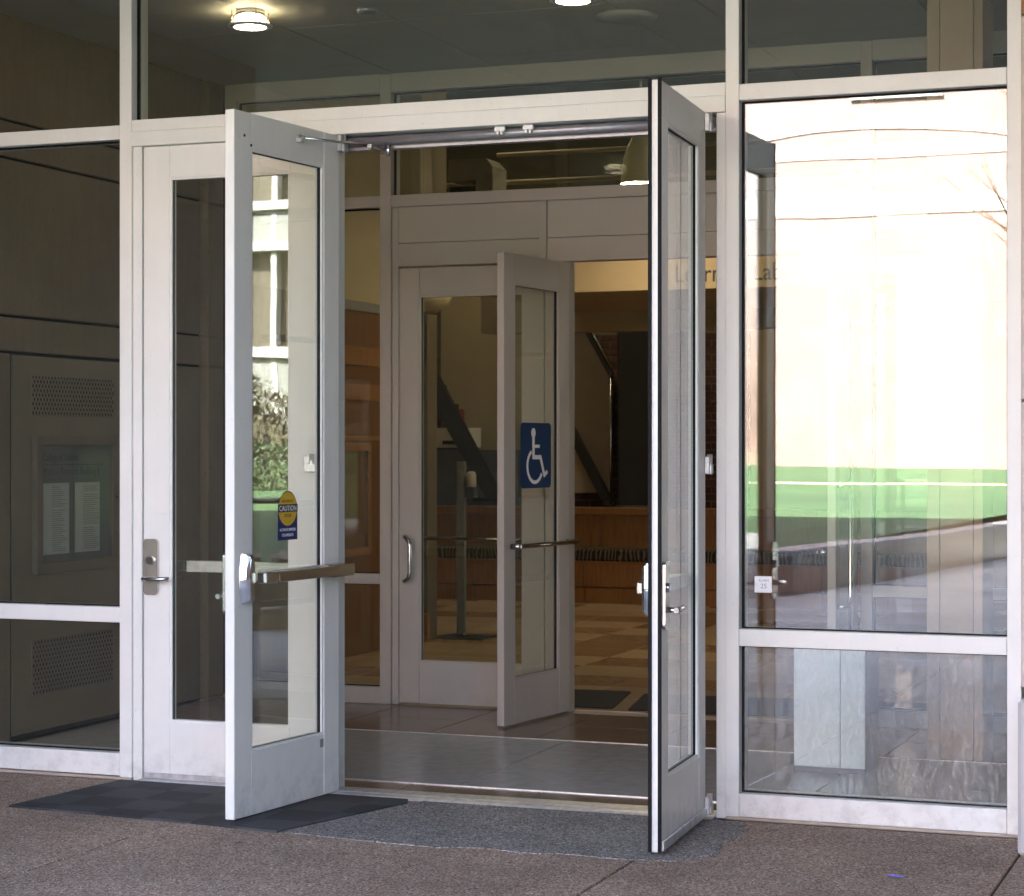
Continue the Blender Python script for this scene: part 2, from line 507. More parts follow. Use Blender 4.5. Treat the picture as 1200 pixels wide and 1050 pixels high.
def lathe(bm, prof, seg=32, c=(0, 0, 0), axis='z'):
    rings = []
    for r, z in prof:
        ring = []
        for k in range(seg):
            a = 2 * math.pi * k / seg
            if axis == 'z':
                p = (c[0] + r * math.cos(a), c[1] + r * math.sin(a), c[2] + z)
            else:
                p = (c[0] + r * math.cos(a), c[1] + z, c[2] + r * math.sin(a))
            ring.append(bm.verts.new(p))
        rings.append(ring)
    for a, b in zip(rings, rings[1:]):
        for k in range(seg):
            f = bm.faces.new((a[k], a[(k + 1) % seg], b[(k + 1) % seg], b[k]))
            f.smooth = True
    bm.faces.new(rings[0][::-1])
    bm.faces.new(rings[-1])

def prism(bm, poly, fn, d0, d1):
    """poly of (u, v); fn(u, v, depth) gives the point"""
    a = [bm.verts.new(fn(u, v, d0)) for u, v in poly]
    b = [bm.verts.new(fn(u, v, d1)) for u, v in poly]
    bm.faces.new(a[::-1])
    bm.faces.new(b)
    n = len(poly)
    for i in range(n):
        bm.faces.new((a[i], a[(i + 1) % n], b[(i + 1) % n], b[i]))

def obj(name, bm, mat, parent=None, loc=None):
    me = bpy.data.meshes.new(name)
    bmesh.ops.recalc_face_normals(bm, faces=bm.faces[:])
    bm.to_mesh(me)
    bm.free()
    for m in (mat if isinstance(mat, (list, tuple)) else (mat,)):
        me.materials.append(m)
    o = bpy.data.objects.new(name, me)
    col.objects.link(o)
    if parent is not None:
        o.parent = parent
    if loc:
        o.location = loc
    return o

def bx(name, mat, parent, x0, x1, y0, y1, z0, z1, bev=0.0015):
    bm = bmesh.new()
    box(bm, x0, x1, y0, y1, z0, z1, bev)
    return obj(name, bm, mat, parent)

def thing(name, label, cat, loc=(0, 0, 0), rz=0.0, group=None):
    o = bpy.data.objects.new(name, None)
    o.empty_display_size = 0.2
    col.objects.link(o)
    o.location = loc
    o.rotation_euler = (0, 0, rz)
    o['label'] = label
    o['category'] = cat
    if group:
        o['group'] = group
    return o

def tag(o, label, cat, group=None):
    o['label'] = label
    o['category'] = cat
    if group:
        o['group'] = group
    return o

def struct(o):
    o['kind'] = 'structure'
    return o

def inst(name, mesh, parent, loc=(0, 0, 0), scale=None, rz=0):
    o = bpy.data.objects.new(name, mesh)
    col.objects.link(o)
    o.parent = parent
    o.location = loc
    if scale:
        o.scale = scale
    if rz:
        o.rotation_euler = (0, 0, rz)
    return o

def lettering(body, size, mat, parent, mtx, name='lettering', align='CENTER', sx=1.0, depth=0.0006):
    cu = bpy.data.curves.new(name, 'FONT')
    cu.body = body
    cu.size = size
    cu.align_x = align
    cu.align_y = 'BOTTOM_BASELINE'
    cu.extrude = depth
    cu.resolution_u = 3
    t = bpy.data.objects.new(name, cu)
    col.objects.link(t)
    bpy.context.view_layer.update()
    me = bpy.data.meshes.new_from_object(t.evaluated_get(bpy.context.evaluated_depsgraph_get()))
    bpy.data.objects.remove(t)
    bpy.data.curves.remove(cu)
    me.transform(Matrix.Diagonal((sx, 1, 1, 1)))
    me.transform(mtx)
    me.materials.clear()
    me.materials.append(mat)
    o = bpy.data.objects.new(name, me)
    col.objects.link(o)
    if parent is not None:
        o.parent = parent
    return o

def frame_mtx(origin, xa, ya):
    x, y = Vector(xa), Vector(ya)
    z = x.cross(y)
    return Matrix(((x.x, y.x, z.x, origin[0]), (x.y, y.y, z.y, origin[1]), (x.z, y.z, z.z, origin[2]), (0, 0, 0, 1)))

def pane(parent, x0, x1, z0, z1, y, mat, gw=0.007, th=0.010, name='glass_pane'):
    """glass sheet in the xz plane plus its black gasket"""
    g = bx(name, mat, parent, x0 + 0.001, x1 - 0.001, y, y + th, z0 + 0.001, z1 - 0.001, 0)
    bm = bmesh.new()
    ya, yb = y - 0.006, y + th + 0.006
    box(bm, x0, x0 + gw, ya, yb, z0, z1)
    box(bm, x1 - gw, x1, ya, yb, z0, z1)
    box(bm, x0 + gw, x1 - gw, ya, yb, z0, z0 + gw * 0.7)
    box(bm, x0 + gw, x1 - gw, ya, yb, z1 - gw, z1)
    obj('gasket', bm, M['rubber'], parent)
    return g

# ================================================================== GROUND
bm = bmesh.new()
vs = [bm.verts.new(p) for p in ((-700, -700, -0.06), (700, -700, -0.06), (700, 700, -0.06), (-700, 700, -0.06))]
bm.faces.new(vs)
struct(obj('ground', bm, M['lawn']))

pav = struct(bpy.data.objects.new('pavement', None))
col.objects.link(pav)
xs = [-10.4, -8.4, -6.37, -4.365, -2.352, -1.014, 0.99, 3.0, 5.0, 7.0, 9.0]
ys = [-0.016, -3.0, -6.0, -9.0, -12.0, -15.0, -18.0, -21.0, -24.0, -27.0]
for i in range(len(xs) - 1):
    for j in range(len(ys) - 1):
        g = 0.004
        bm = bmesh.new()
        box(bm, xs[i] + g, xs[i + 1] - g, ys[j + 1] + g, ys[j] - g, -0.05, 0.0 if j else 0.0, 0.004)
        obj('paving_slab', bm, M['pave'] if ys[j] > -2.9 else M['plaza'], pav)
bx('paving_bed', M['rubber'], pav, -10.4, 9.0, -27, 0.0, -0.055, -0.018, 0)

bm = bmesh.new()
box(bm, 3.05, 60.0, -11.0, 40.0, -0.055, -0.01)
struct(obj('added_side_paving', bm, M['plaza']))  # unseen paving added so the lawn throws no green light into the lobby

# lawn behind the curved seat wall
curve = [(-16.0, -5.2), (-12.0, -5.6), (-9.6, -6.6), (-8.3, -7.6), (-6.6, -10.2), (-5.3, -13.0), (-4.75, -16.3), (-4.5, -18.4), (-4.05, -22.7), (-3.4, -27.0), (-2.0, -33.0), (2.0, -40.0), (9.0, -46.0)]
def lawn_z(x, y):
    t = max(0.0, min(1.0, (-y - 6.0) / 52.0))
    return 0.36 + 0.62 * t
bm = bmesh.new()
rows = []
for (x, y) in curve:
    row = []
    for k in range(9):
        s = k / 8.0
        tx, ty = -75.0, -85.0 + s * 0
        px = x + (tx - x) * s ** 1.3
        py = y + (-80.0 - y) * (s ** 1.3)
        row.append(bm.verts.new((px, py, lawn_z(px, py))))
    rows.append(row)
for a, b in zip(rows, rows[1:]):
    for k in range(8):
        bm.faces.new((a[k], a[k + 1], b[k + 1], b[k]))
lawn = struct(obj('lawn', bm, M['lawn']))

def wall_run(bm, pts, w0, w1, z0, z1):
    """a wall following pts, from offset w0 to w1 sideways"""
    out = []
    P = [Vector((*p, 0)) for p in pts]
    for i, p in enumerate(P):
        t = (P[min(i + 1, len(P) - 1)] - P[max(i - 1, 0)]).normalized()
        n = Vector((-t.y, t.x, 0))
        out.append((p + n * w0, p + n * w1))
    rr = []
    for a, b in out:
        rr.append([bm.verts.new((a.x, a.y, z0)), bm.verts.new((b.x, b.y, z0)), bm.verts.new((b.x, b.y, z1)), bm.verts.new((a.x, a.y, z1))])
    for a, b in zip(rr, rr[1:]):
        for k in range(4):
            bm.faces.new((a[k], a[(k + 1) % 4], b[(k + 1) % 4], b[k]))
    bm.faces.new(rr[0])
    bm.faces.new(rr[-1][::-1])

seat = thing('seat_wall', 'low curved dark granite retaining wall with grey cap along the lawn', 'wall', (-5.3, -13.0, 0))
def loc_pts(pts, o):
    return [(p[0] - o.location.x, p[1] - o.location.y) for p in pts]
bm = bmesh.new()
wall_run(bm, loc_pts(curve[4:], seat), -0.02, 0.30, 0.0, 0.40)
obj('wall_face', bm, M['granite'], seat)
bm = bmesh.new()
wall_run(bm, loc_pts(curve[4:], seat), -0.06, 0.36, 0.401, 0.47)
obj('wall_cap', bm, M['granitecap'], seat)
seat2 = thing('seat_wall', 'low beige stone seat wall at the near end of the lawn', 'wall', (-9.6, -6.6, 0))
bm = bmesh.new()
wall_run(bm, loc_pts(curve[:5], seat2), -0.02, 0.30, 0.0, 0.42)
obj('wall_face', bm, M['seatstone'], seat2)
bm = bmesh.new()
wall_run(bm, loc_pts(curve[:5], seat2), -0.05, 0.36, 0.421, 0.48)
obj('wall_cap', bm, M['seatstone'], seat2)

# path across the lawn
bm = bmesh.new()
pp = [(-60, -40), (-30, -38), (-10, -37), (0, -37.5)]
wall_run(bm, pp, 0, 0.35, 0.70, 0.76)
struct(obj('lawn_path', bm, M['seatstone']))

# ================================================================== VESTIBULE FLOOR
vf = struct(bpy.data.objects.new('vestibule_floor', None))
col.objects.link(vf)
bx('grout_bed', M['grout'], vf, -6.32, 0.9, 0.155, 3.2, -0.06, -0.004, 0)
def tile_piece(x0, x1, y0, y1, mat, parent, g=0.0035, name='floor_tile', dz=0.0):
    bm = bmesh.new()
    box(bm, x0 + g, x1 - g, y0 + g, y1 - g, -0.03, dz, 0.0015)
    return obj(name, bm, mat, parent)
tx = [-6.31 + 0.62 * i for i in range(12)]
for i in range(11):
    tile_piece(tx[i], tx[i + 1], 0.16, 0.385, M['tile_brown'], vf)
    tile_piece(tx[i] - 0.0, tx[i + 1], 1.95, 2.52, M['tile_brown'], vf)
    tile_piece(tx[i], tx[i + 1], 2.52, 3.04, M['tile_brown'], vf)
for a, b in ((-6.3, -5.2), (-5.2, -3.63), (-3.63, -2.05), (-2.05, -0.5), (-0.5, 0.5)):
    tile_piece(a, b, 0.395, 1.94, M['tile_grey'], vf, 0.004, 'stone_slab', 0.002)
for yy in (0.388, 1.945):
    bx('edge_strip', M['alu'], vf, -6.3, 0.5, yy - 0.0065, yy + 0.0065, -0.02, 0.004, 0)

# ================================================================== LOBBY FLOOR
lf = struct(bpy.data.objects.new('lobby_floor', None))
col.objects.link(lf)
bx('grout_bed', M['grout'], lf, -10.2, 3.0, 3.201, 14.2, -0.06, -0.005, 0)
tm = {}
for key, dims in (('a', (0.6, 0.6)),):
    for mk in ('tile_beige', 'tile_band'):
        bm = bmesh.new()
        box(bm, -0.2975, 0.2975, -0.2975, 0.2975, -0.03, 0.0, 0.0015)
        me = bpy.data.meshes.new('floor_tile')
        bm.to_mesh(me)
        bm.free()
        me.materials.append(M[mk])
        tm[mk] = me
rows_l = []
y = 3.215
while y < 11.6:
    rows_l.append(y)
    y += 0.6
cnt = 0
for r_, yv in enumerate(rows_l):
    for c_ in range(12):
        xv = -9.3 + 0.6 * c_
        if not (-9.3 <= xv <= -2.3):
            continue
        if xv < -6.7 and yv < 6.6:
            continue
        band = (r_ % 4 == 2) or (r_ % 4 == 0 and (c_ * 7 + r_) % 5 == 0) or (c_ % 5 == 2 and r_ % 2 == 1)
        inst('floor_tile', tm['tile_band' if band else 'tile_beige'], lf, (xv, yv + 0.3, 0))
        cnt += 1
bx('floor_field', M['tile_beige'], lf, -2.36, 3.0, 3.22, 14.0, -0.03, 0.0, 0)

# ================================================================== CONCRETE WALL (inside and out)
cw = thing('concrete_wall', 'brown concrete side wall with recessed horizontal joints left of the entrance', 'wall', (-6.33, 0, 0))
zj = [0.0, 2.046, 2.236, 3.061, 3.257, 4.0]
bx('wall_core', M['rubber'], cw, -0.30, -0.02, -3.44, 3.2, 0.0, 3.99, 0)
yj = [-3.45, 0.0 - 0.012, 0.83]
for k in range(5):
    za, zb = zj[k] + 0.007, zj[k + 1] - 0.007
    if k == 0:
        bx('concrete_panel', M['concrete'], cw, -0.08, 0.0, -3.45, 0.83, za, zb, 0.004)
        bx('concrete_panel', M['concrete'], cw, -0.08, 0.0, 2.05, 2.84, za, zb, 0.004)
    else:
        bx('concrete_panel', M['concrete'], cw, -0.08, 0.0, -3.45, 2.84, za, zb, 0.004)
bx('pilaster', M['concrete'], cw, -0.08, 0.05, 2.85, 3.04, 0.0, 3.8, 0.004)
ap = bx('access_panel', M['bronze'], cw, -0.06, -0.012, 0.865, 2.02, 0.03, 2.035, 0.003)
def grille(z0, z1, y0, y1):
    bm = bmesh.new()
    box(bm, -0.013, -0.0105, y0, y1, z0, z1)
    p = obj('vent_grille', bm, M['rubber'], ap)
    bm = bmesh.new()
    n1, n2 = 40, 40
    pit = 0.030
    t = 0.0055
    # expanded metal: diagonal bars both ways, clipped to the opening
    for sgn in (1, -1):
        c0 = -2.0
        while c0 < 3.0:
            # line: (y - y0) * 1.6 * sgn + z = z0 + c0
            pts = []
            for k in range(2):
                zz = (z0, z1)[k]
                yy = y0 + (z0 + c0 - zz) / (1.6 * sgn)
                pts.append((yy, zz))
            (ya, za), (yb, zb) = pts
            def clip(pa, pb):
                (ya, za), (yb, zb) = pa, pb
                res = []
                for (yy, zz) in (pa, pb):
                    if yy < y0:
                        f = (y0 - ya) / (yb - ya)
                        yy, zz = y0, za + (zb - za) * f
                    elif yy > y1:
                        f = (y1 - ya) / (yb - ya)
                        yy, zz = y1, za + (zb - za) * f
                    res.append((yy, zz))
                return res
            if not ((ya < y0 and yb < y0) or (ya > y1 and yb > y1)):
                (ya, za), (yb, zb) = clip((ya, za), (yb, zb))
                if abs(za - zb) > 0.004:
                    dy, dz = yb - ya, zb - za
                    L = math.hypot(dy, dz)
                    ny, nz = -dz / L * t / 2, dy / L * t / 2
                    x0, x1 = -0.0105, -0.007 + 0.0004 * (sgn > 0)
                    hexa(bm, [(x0, ya - ny, za - nz), (x1, ya - ny, za - nz), (x1, ya + ny, za + nz), (x0, ya + ny, za + nz),
                              (x0, yb - ny, zb - nz), (x1, yb - ny, zb - nz), (x1, yb + ny, zb + nz), (x0, yb + ny, zb + nz)])
            c0 += pit * 1.6
    for (a, b, c, d_) in ((y0 - 0.008, y1 + 0.008, z0 - 0.008, z0), (y0 - 0.008, y1 + 0.008, z1, z1 + 0.008), (y0 - 0.008, y0, z0, z1), (y1, y1 + 0.008, z0, z1)):
        box(bm, -0.0125, -0.005, a, b, c, d_)
    m = obj('vent_mesh', bm, M['bronze'], p)
    m['kind'] = 'stuff'
grille(1.717, 1.930, 1.036, 1.854)
grille(0.222, 0.517, 1.044, 1.854)

nb = thing('notice_board', 'glass fronted building directory with two white lists in a bronze frame', 'notice board', (-6.33, 1.449, 1.24))
bm = bmesh.new()
hy_, hz_ = 0.405, 0.370
for a in ((-hy_, hy_, -hz_, -hz_ + 0.06), (-hy_, hy_, hz_ - 0.05, hz_), (-hy_, -hy_ + 0.06, -hz_ + 0.06, hz_ - 0.05), (hy_ - 0.05, hy_, -hz_ + 0.06, hz_ - 0.05)):
    box(bm, -0.0115, 0.022, *a, 0.003)
obj('frame', bm, M['bronze_dark'], nb)
bb = bx('backing_panel', M['board_green'], nb, -0.0115, -0.004, -hy_ + 0.06, hy_ - 0.05, -hz_ + 0.06, hz_ - 0.05, 0)
bx('glass_pane', M['glass_board'], nb, 0.012, 0.016, -hy_ + 0.058, hy_ - 0.048, -hz_ + 0.058, hz_ - 0.048, 0)
XA, YA = (0, 1, 0), (0, 0, 1)
lettering('College of Sciences', 0.062, M['ink'], bb, frame_mtx((-0.003, -0.31, 0.235), XA, YA), align='LEFT', sx=0.72)
lettering('Medical Research Building II', 0.062, M['ink'], bb, frame_mtx((-0.003, -0.31, 0.158), XA, YA), align='LEFT', sx=0.80)
bx('rule_line', M['ink'], bb, -0.004, -0.0032, -0.31, 0.28, 0.212, 0.217, 0)
for (a, b) in ((-0.33, -0.06), (0.0, 0.25)):
    sh = bx('list_sheet', M['paper'], nb, -0.004, -0.002, a, b, -0.27, 0.115, 0)
    bm = bmesh.new()
    z = 0.095
    while z > -0.255:
        if random.random() < 0.88:
            e = random.uniform(0.12, 0.19)
            box(bm, -0.002, -0.0015, a + (0.10 if a < 0 else 0.08), a + 0.06 + e, z - 0.004, z)
        z -= 0.0115
    t = obj('print_line', bm, M['greyink'], sh)
    t['kind'] = 'stuff'
bm = bmesh.new()
lathe(bm, [(0.008, 0), (0.008, 0.006), (0.004, 0.007)], 10, (0, 0, 0))
bmesh.ops.rotate(bm, verts=bm.verts, cent=(0, 0, 0), matrix=Matrix.Rotation(R(90), 3, 'Y'))
bmesh.ops.translate(bm, verts=bm.verts, vec=(0.021, hy_ - 0.02, 0.03))
obj('lock', bm, M['ink'], nb)

# ================================================================== OUTER STOREFRONT
W = M['white']
sf = thing('storefront', 'white aluminium framed glass storefront around the open entrance doors', 'storefront', (-3.2, 0, 0))
OX = -3.2
def sfb(name, x0, x1, y0, y1, z0, z1, mat=None, bev=0.002):
    return bx(name, mat or W, sf, x0 - OX, x1 - OX, y0, y1, z0, z1, bev)
def sfp(x0, x1, z0, z1, mat=None):
    return pane(sf, x0 - OX, x1 - OX, z0, z1, 0.055, mat or M['glass'])
ZT = 3.995
for (a, b) in ((-6.33, -6.27), (-5.165, -5.100), (-2.256, -2.198), (-1.105, -1.048)):
    sfb('mullion', a + 0.0005, b - 0.0005, 0.0, 0.15, 0.012, ZT)
sfb('door_jamb', -5.0990, -5.052, 0.012, 0.14, 0.0, 2.947)
sfb('door_jamb', -2.298, -2.2565, 0.012, 0.14, 0.0, 2.947)
sfb('door_jamb', -4.143, -4.072, 0.012, 0.14, 0.0, 2.947)
# door unit head
sfb('transom_bar', -5.0995, -2.2565, 0.002, 0.148, 3.017, 3.071)
sfb('door_head', -5.0995, -2.2565, -0.004, 0.144, 2.948, 3.0165)
# header track (concealed closer) between the open leaves
bm = bmesh.new()
sweep(bm, [(-4.065 - OX, 0.075, 2.922), (-2.30 - OX, 0.075, 2.922)], 0.022, 14)
obj('header_tube', bm, M['greytube'], sf)
bm = bmesh.new()
box(bm, -4.065 - OX, -2.30 - OX, 0.098, 0.138, 2.885, 2.9465, 0.002)
obj('header_track', bm, M['greytube'], sf)
for xx in (-3.278, -3.146):
    bm = bmesh.new()
    box(bm, xx - OX - 0.024, xx - OX + 0.024, 0.030, 0.052, 2.926, 2.947, 0.002)
    box(bm, xx - OX - 0.014, xx - OX - 0.004, 0.032, 0.050, 2.912, 2.926)
    box(bm, xx - OX + 0.004, xx - OX + 0.014, 0.032, 0.050, 2.912, 2.926)
    h = obj('strike_clip', bm, M['sticker_white'], sf)
# top rail
for (a, b) in ((-6.27, -5.165), (-5.10, -2.256), (-2.198, -1.105)):
    sfb('top_rail', a + 0.0005, b - 0.0005, 0.002, 0.148, 3.93, 3.994)
# left sidelight
sfb('sill', -6.2695, -5.1655, 0.002, 0.148, 0.018, 0.123)
sfb('rail', -6.2695, -5.1655, 0.002, 0.148, 0.732, 0.804)
sfb('transom_bar', -6.2695, -5.1655, 0.002, 0.148, 2.985, 3.051)
sfp(-6.27, -5.165, 0.123, 0.732)
sfp(-6.27, -5.165, 0.804, 2.985)
sfp(-6.27, -5.165, 3.051, 3.93)
# right sidelight
sfb('sill', -2.1975, -1.1055, 0.002, 0.148, 0.014, 0.110)
sfb('rail', -2.1975, -1.1055, 0.002, 0.148, 0.723, 0.794)
sfb('transom_bar', -2.1975, -1.1055, 0.002, 0.148, 2.992, 3.060)
sfp(-2.198, -1.105, 0.110, 0.723, M['glass_dust_haze'])
sfp(-2.198, -1.105, 0.794, 2.992)
sfp(-2.198, -1.105, 3.060, 3.93)
# big transom over the doors
sfp(-5.10, -2.256, 3.071, 3.93)
# threshold and shim strips
bm = bmesh.new()
x0, x1 = -5.05 - OX, -2.30 - OX
prof = [(-0.055, 0.0), (-0.040, 0.010), (-0.004, 0.013), (0.0, 0.011), (0.010, 0.011), (0.014, 0.014), (0.115, 0.014), (0.145, 0.002), (0.145, -0.03), (-0.055, -0.03)]
prism(bm, prof, lambda u, v, d_: (d_, u, v), x0, x1)
obj('threshold', bm, M['alu'], sf)
for (a, b) in ((-6.27, -5.10), (-2.25, -1.05)):
    bm = bmesh.new()
    box(bm, a - OX, b - OX, -0.010, 0.14, 0.0, 0.0135, 0.003)
    obj('sealant_strip', bm, M['grout'], sf)

# ================================================================== DOOR LEAVES
def leaf(name, label, hinge, rot, w, h, out, mat, gmat, stile=0.135, gb=0.281, gt=None, z0=0.012, th=0.045, face_side=1):
    """local x runs from the hinge edge to the lock edge, the +y face lies at y = 0"""
    gt = gt or h - 0.15
    o = thing(name, label, 'door', (hinge[0], hinge[1], 0.0), rot)
    ya, yb = -th, 0.0
    bx('stile', mat, o, 0.0, stile, ya, yb, z0, h, 0.003)
    bx('stile', mat, o, w - stile, w, ya, yb, z0, h, 0.003)
    bx('top_rail', mat, o, stile + 0.0006, w - stile - 0.0006, ya + 0.0006, yb - 0.0006, gt, h, 0.002)
    bx('bottom_rail', mat, o, stile + 0.0006, w - stile - 0.0006, ya + 0.0006, yb - 0.0006, z0, gb, 0.002)
    pane(o, stile, w - stile, gb, gt, -th / 2 - 0.004, gmat, 0.009, 0.008)
    # bevelled glazing bead, both sides
    for (p, q) in ((-0.0035, -0.013), (-th + 0.0035, -th + 0.013)):
        bm = bmesh.new()
        a, b = min(p, q), max(p, q)
        for (u0, u1, v0, v1) in ((stile, stile + 0.011, gb, gt), (w - stile - 0.011, w - stile, gb, gt), (stile + 0.011, w - stile - 0.011, gb, gb + 0.009), (stile + 0.011, w - stile - 0.011, gt - 0.009, gt)):
            box(bm, u0, u1, a, b, v0, v1)
        obj('glazing_bead', bm, mat, o)
    return o

def panic_bar(o, w, side, zc, th=0.045, brass=True):
    """exit device on the given face (side=+1: y=0 face, -1: the far face)"""
    def Y(d_):
        return d_ if side > 0 else -th - d_
    s = lambda a, b: (min(Y(a), Y(b)), max(Y(a), Y(b)))
    dev = bx('panic_bar', M['bar'], o, 0.165, w - 0.215, *s(0.046, 0.084), zc - 0.022, zc + 0.022, 0.004)
    # long channel towards the hinge, bracketed to the stile
    bx('bar_channel', M['bar'], dev, -0.010, 0.164, *s(0.0005, 0.074), zc - 0.027, zc + 0.027, 0.003)
    bx('end_plate', M['sticker_white'], dev, -0.013, -0.0105, *s(0.002, 0.072), zc - 0.026, zc + 0.026, 0.001)
    bx('bar_back', M['alu'], dev, 0.165, w - 0.20, *s(0.0005, 0.0455), zc - 0.026, zc + 0.026, 0.002)
    bx('bar_collar', M['chrome'], dev, w - 0.2145, w - 0.125, *s(0.030, 0.082), zc - 0.024, zc + 0.024, 0.005)
    bm = bmesh.new()
    poly = [(-0.030, -0.105), (0.030, -0.105), (0.040, -0.040), (0.044, 0.0), (0.040, 0.040), (0.030, 0.105), (-0.030, 0.105), (-0.040, 0.040), (-0.044, 0.0), (-0.040, -0.040)]
    cx = w - 0.075
    a = [bm.verts.new((cx + u, Y(0.0005), zc + v)) for u, v in poly]
    b = [bm.verts.new((cx + u * 0.8, Y(0.028), zc + v * 0.93)) for u, v in poly]
    c = [bm.verts.new((cx + u * 0.45, Y(0.043), zc + v * 0.80)) for u, v in poly]
    n = len(poly)
    for r1, r2 in ((a, b), (b, c)):
        for i in range(n):
            bm.faces.new((r1[i], r1[(i + 1) % n], r2[(i + 1) % n], r2[i]))
    bm.faces.new(a)
    bm.faces.new(c)
    bmesh.ops.bevel(bm, geom=[e for e in bm.edges], offset=0.004, segments=2, affect='EDGES')
    obj('lock_head', bm, M['chrome'], dev)
    return dev

def lever_trim(o, w, side, zc, th=0.045):
    def Y(d_):
        return d_ if side > 0 else -th - d_
    s = lambda a, b: (min(Y(a), Y(b)), max(Y(a), Y(b)))
    cx = w - 0.045
    bm = bmesh.new()
    poly = []
    for (cu, cv, a0) in ((0.018, 0.11, 0), (-0.018, 0.11, 90), (-0.018, -0.11, 180), (0.018, -0.11, 270)):
        for k in range(5):
            a = R(a0 + k * 22.5)
            poly.append((cx + cu + 0.020 * math.cos(a), zc + cv + 0.020 * math.sin(a)))
    prism(bm, poly, lambda u, v, d_: (u, Y(d_), v), 0.0004, 0.016)
    pl = obj('handle_plate', bm, M['steel'], o)
    bm = bmesh.new()
    sweep(bm, [(cx - 0.002, Y(0.012), zc - 0.055), (cx - 0.002, Y(0.058), zc - 0.055)], 0.011, 12)
    sweep(bm, [(cx + 0.020, Y(0.054), zc - 0.055), (cx - 0.02, Y(0.057), zc - 0.055), (cx - 0.075, Y(0.058), zc - 0.053), (cx - 0.118, Y(0.050), zc - 0.050)], [0.011, 0.012, 0.010, 0.008], 12)
    obj('lever', bm, M['chrome'], pl)
    bm = bmesh.new()
    sweep(bm, [(cx, Y(0.014), zc + 0.030), (cx, Y(0.027), zc + 0.030)], 0.019, 18)
    obj('lock_cylinder', bm, M['chrome'], pl)
    return pl

def pivot(o, z, side, th=0.045, off=0.0):
    def Y(d_):
        return d_ if side > 0 else -th - d_
    bm = bmesh.new()
    s = lambda a, b: (min(Y(a), Y(b)), max(Y(a), Y(b)))
    box(bm, off - 0.020, off + 0.018, *s(0.0005, 0.020), z - 0.036, z + 0.036, 0.002)
    box(bm, off - 0.040, off, *s(0.003, 0.026), z - 0.036, z + 0.002, 0.002)
    sweep(bm, [(off - 0.018, Y(0.014), z - 0.038), (off - 0.018, Y(0.014), z + 0.045)], 0.012, 12)
    return obj('pivot', bm, M['alu'], o)

LH = 2.945
# ---- closed leaf on the left
dc = leaf('glass_door', 'closed white glass door with lever handle, left of the open doorway', (-4.150, 0.018), R(180), 0.896, LH, 1, W, M['glass'], stile=0.138)
lever_trim(dc, 0.896, 1, 0.995)
panic_bar(dc, 0.896, -1, 0.998)
pivot(dc, 1.475, 1, off=0.040)
pivot(dc, 2.90, 1)
bx('door_sweep', M['alu'], dc, 0.01, 0.886, 0.0005, 0.010, 0.020, 0.040, 0.002)
bx('maker_label', M['alu'], dc, 0.145, 0.180, 0.0004, 0.0016, 0.215, 0.235, 0.0)

# ---- open leaf, hinged on the left
a0, a1 = Vector((-4.043, 0.020)), Vector((-4.124, -0.812))
wl = (a1 - a0).length
angL = math.atan2(a1.y - a0.y, a1.x - a0.x)
dl = leaf('glass_door', 'wide open white glass door with steel panic bar tinted with brown reflection and yellow caution sticker', a0, angL, wl, LH, -1, W, M['glass'], stile=0.130)
panic_bar(dl, wl, 1, 1.005)
lever_trim(dl, wl, -1, 0.985)
pivot(dl, 2.91, 1)
bx('maker_label', M['greyink'], dl, 0.135, 0.165, 0.0004, 0.0014, 0.225, 0.262, 0.0)
for (u, v) in ((wl - 0.075, LH - 0.10), (wl - 0.125, LH - 0.135)):
    bm = bmesh.new()
    sweep(bm, [(u, 0.0, v), (u, 0.003, v)], 0.006, 10)
    obj('screw_hole', bm, M['ink'], dl)
# overhead arm
ca, sa = math.cos(angL), math.sin(angL)
def to_local(p):
    dx, dy = p[0] - a0.x, p[1] - a0.y
    return (dx * ca + dy * sa, -dx * sa + dy * ca, p[2])
arm = bx('closer_bracket', M['alu'], dl, 0.335, 0.365, 0.0005, 0.028, 2.868, 2.898, 0.003)
bm = bmesh.new()
sweep(bm, [(0.375, 0.020, 2.892), (0.325, 0.022, 2.892)], 0.008, 10)
e1 = to_local((-3.86, 0.065, 2.893))
sweep(bm, [(0.33, 0.024, 2.890), e1], 0.006, 8)
e2 = to_local((-3.92, 0.05, 2.878))
box(bm, e1[0] - 0.02, e1[0] + 0.10, e1[1] - 0.012, e1[1] + 0.012, 2.872, 2.892, 0.002)
sweep(bm, [(e1[0] - 0.015, e1[1], 2.862), (e1[0] - 0.015, e1[1], 2.905)], 0.009, 10)
e3 = to_local((-3.825, 0.07, 2.89))
sweep(bm, [(e3[0], e3[1], 2.850), (e3[0], e3[1], 2.905)], 0.010, 10)
obj('closer_arm', bm, M['steel'], arm)
# caution sticker
st0 = None
def uface(u, v, d_):
    return (u, d_, v)
sc_c, sz0, sz1 = 0.40, 1.150, 1.362
def arch(c, z0, z1, hw, n=16):
    pts = [(c - hw, z0), (c + hw, z0)]
    r = hw
    ry = 0.085
    for k in range(n + 1):
        a = math.pi * k / n
        pts.append((c + hw * math.cos(a), z1 - ry + ry * math.sin(a)))
    return pts
bm = bmesh.new()
prism(bm, arch(sc_c, sz0, sz1, 0.078), uface, -0.0180, -0.0172)
stk = obj('caution_sticker', bm, M['sticker_navy'], dl)
stk['label'] = 'yellow and navy caution sticker'
bm = bmesh.new()
prism(bm, [(sc_c + 0.073 * math.cos(2 * math.pi * k / 28), 1.284 + 0.073 * math.sin(2 * math.pi * k / 28)) for k in range(28)], uface, -0.0172, -0.0166)
obj('yellow_disc', bm, M['sticker_yellow'], stk)
bm = bmesh.new()
box(bm, sc_c - 0.078, sc_c + 0.078, -0.0166, -0.0160, 1.270, 1.304)
obj('black_band', bm, M['ink'], stk)
XF, YF = (-1, 0, 0), (0, 0, 1)
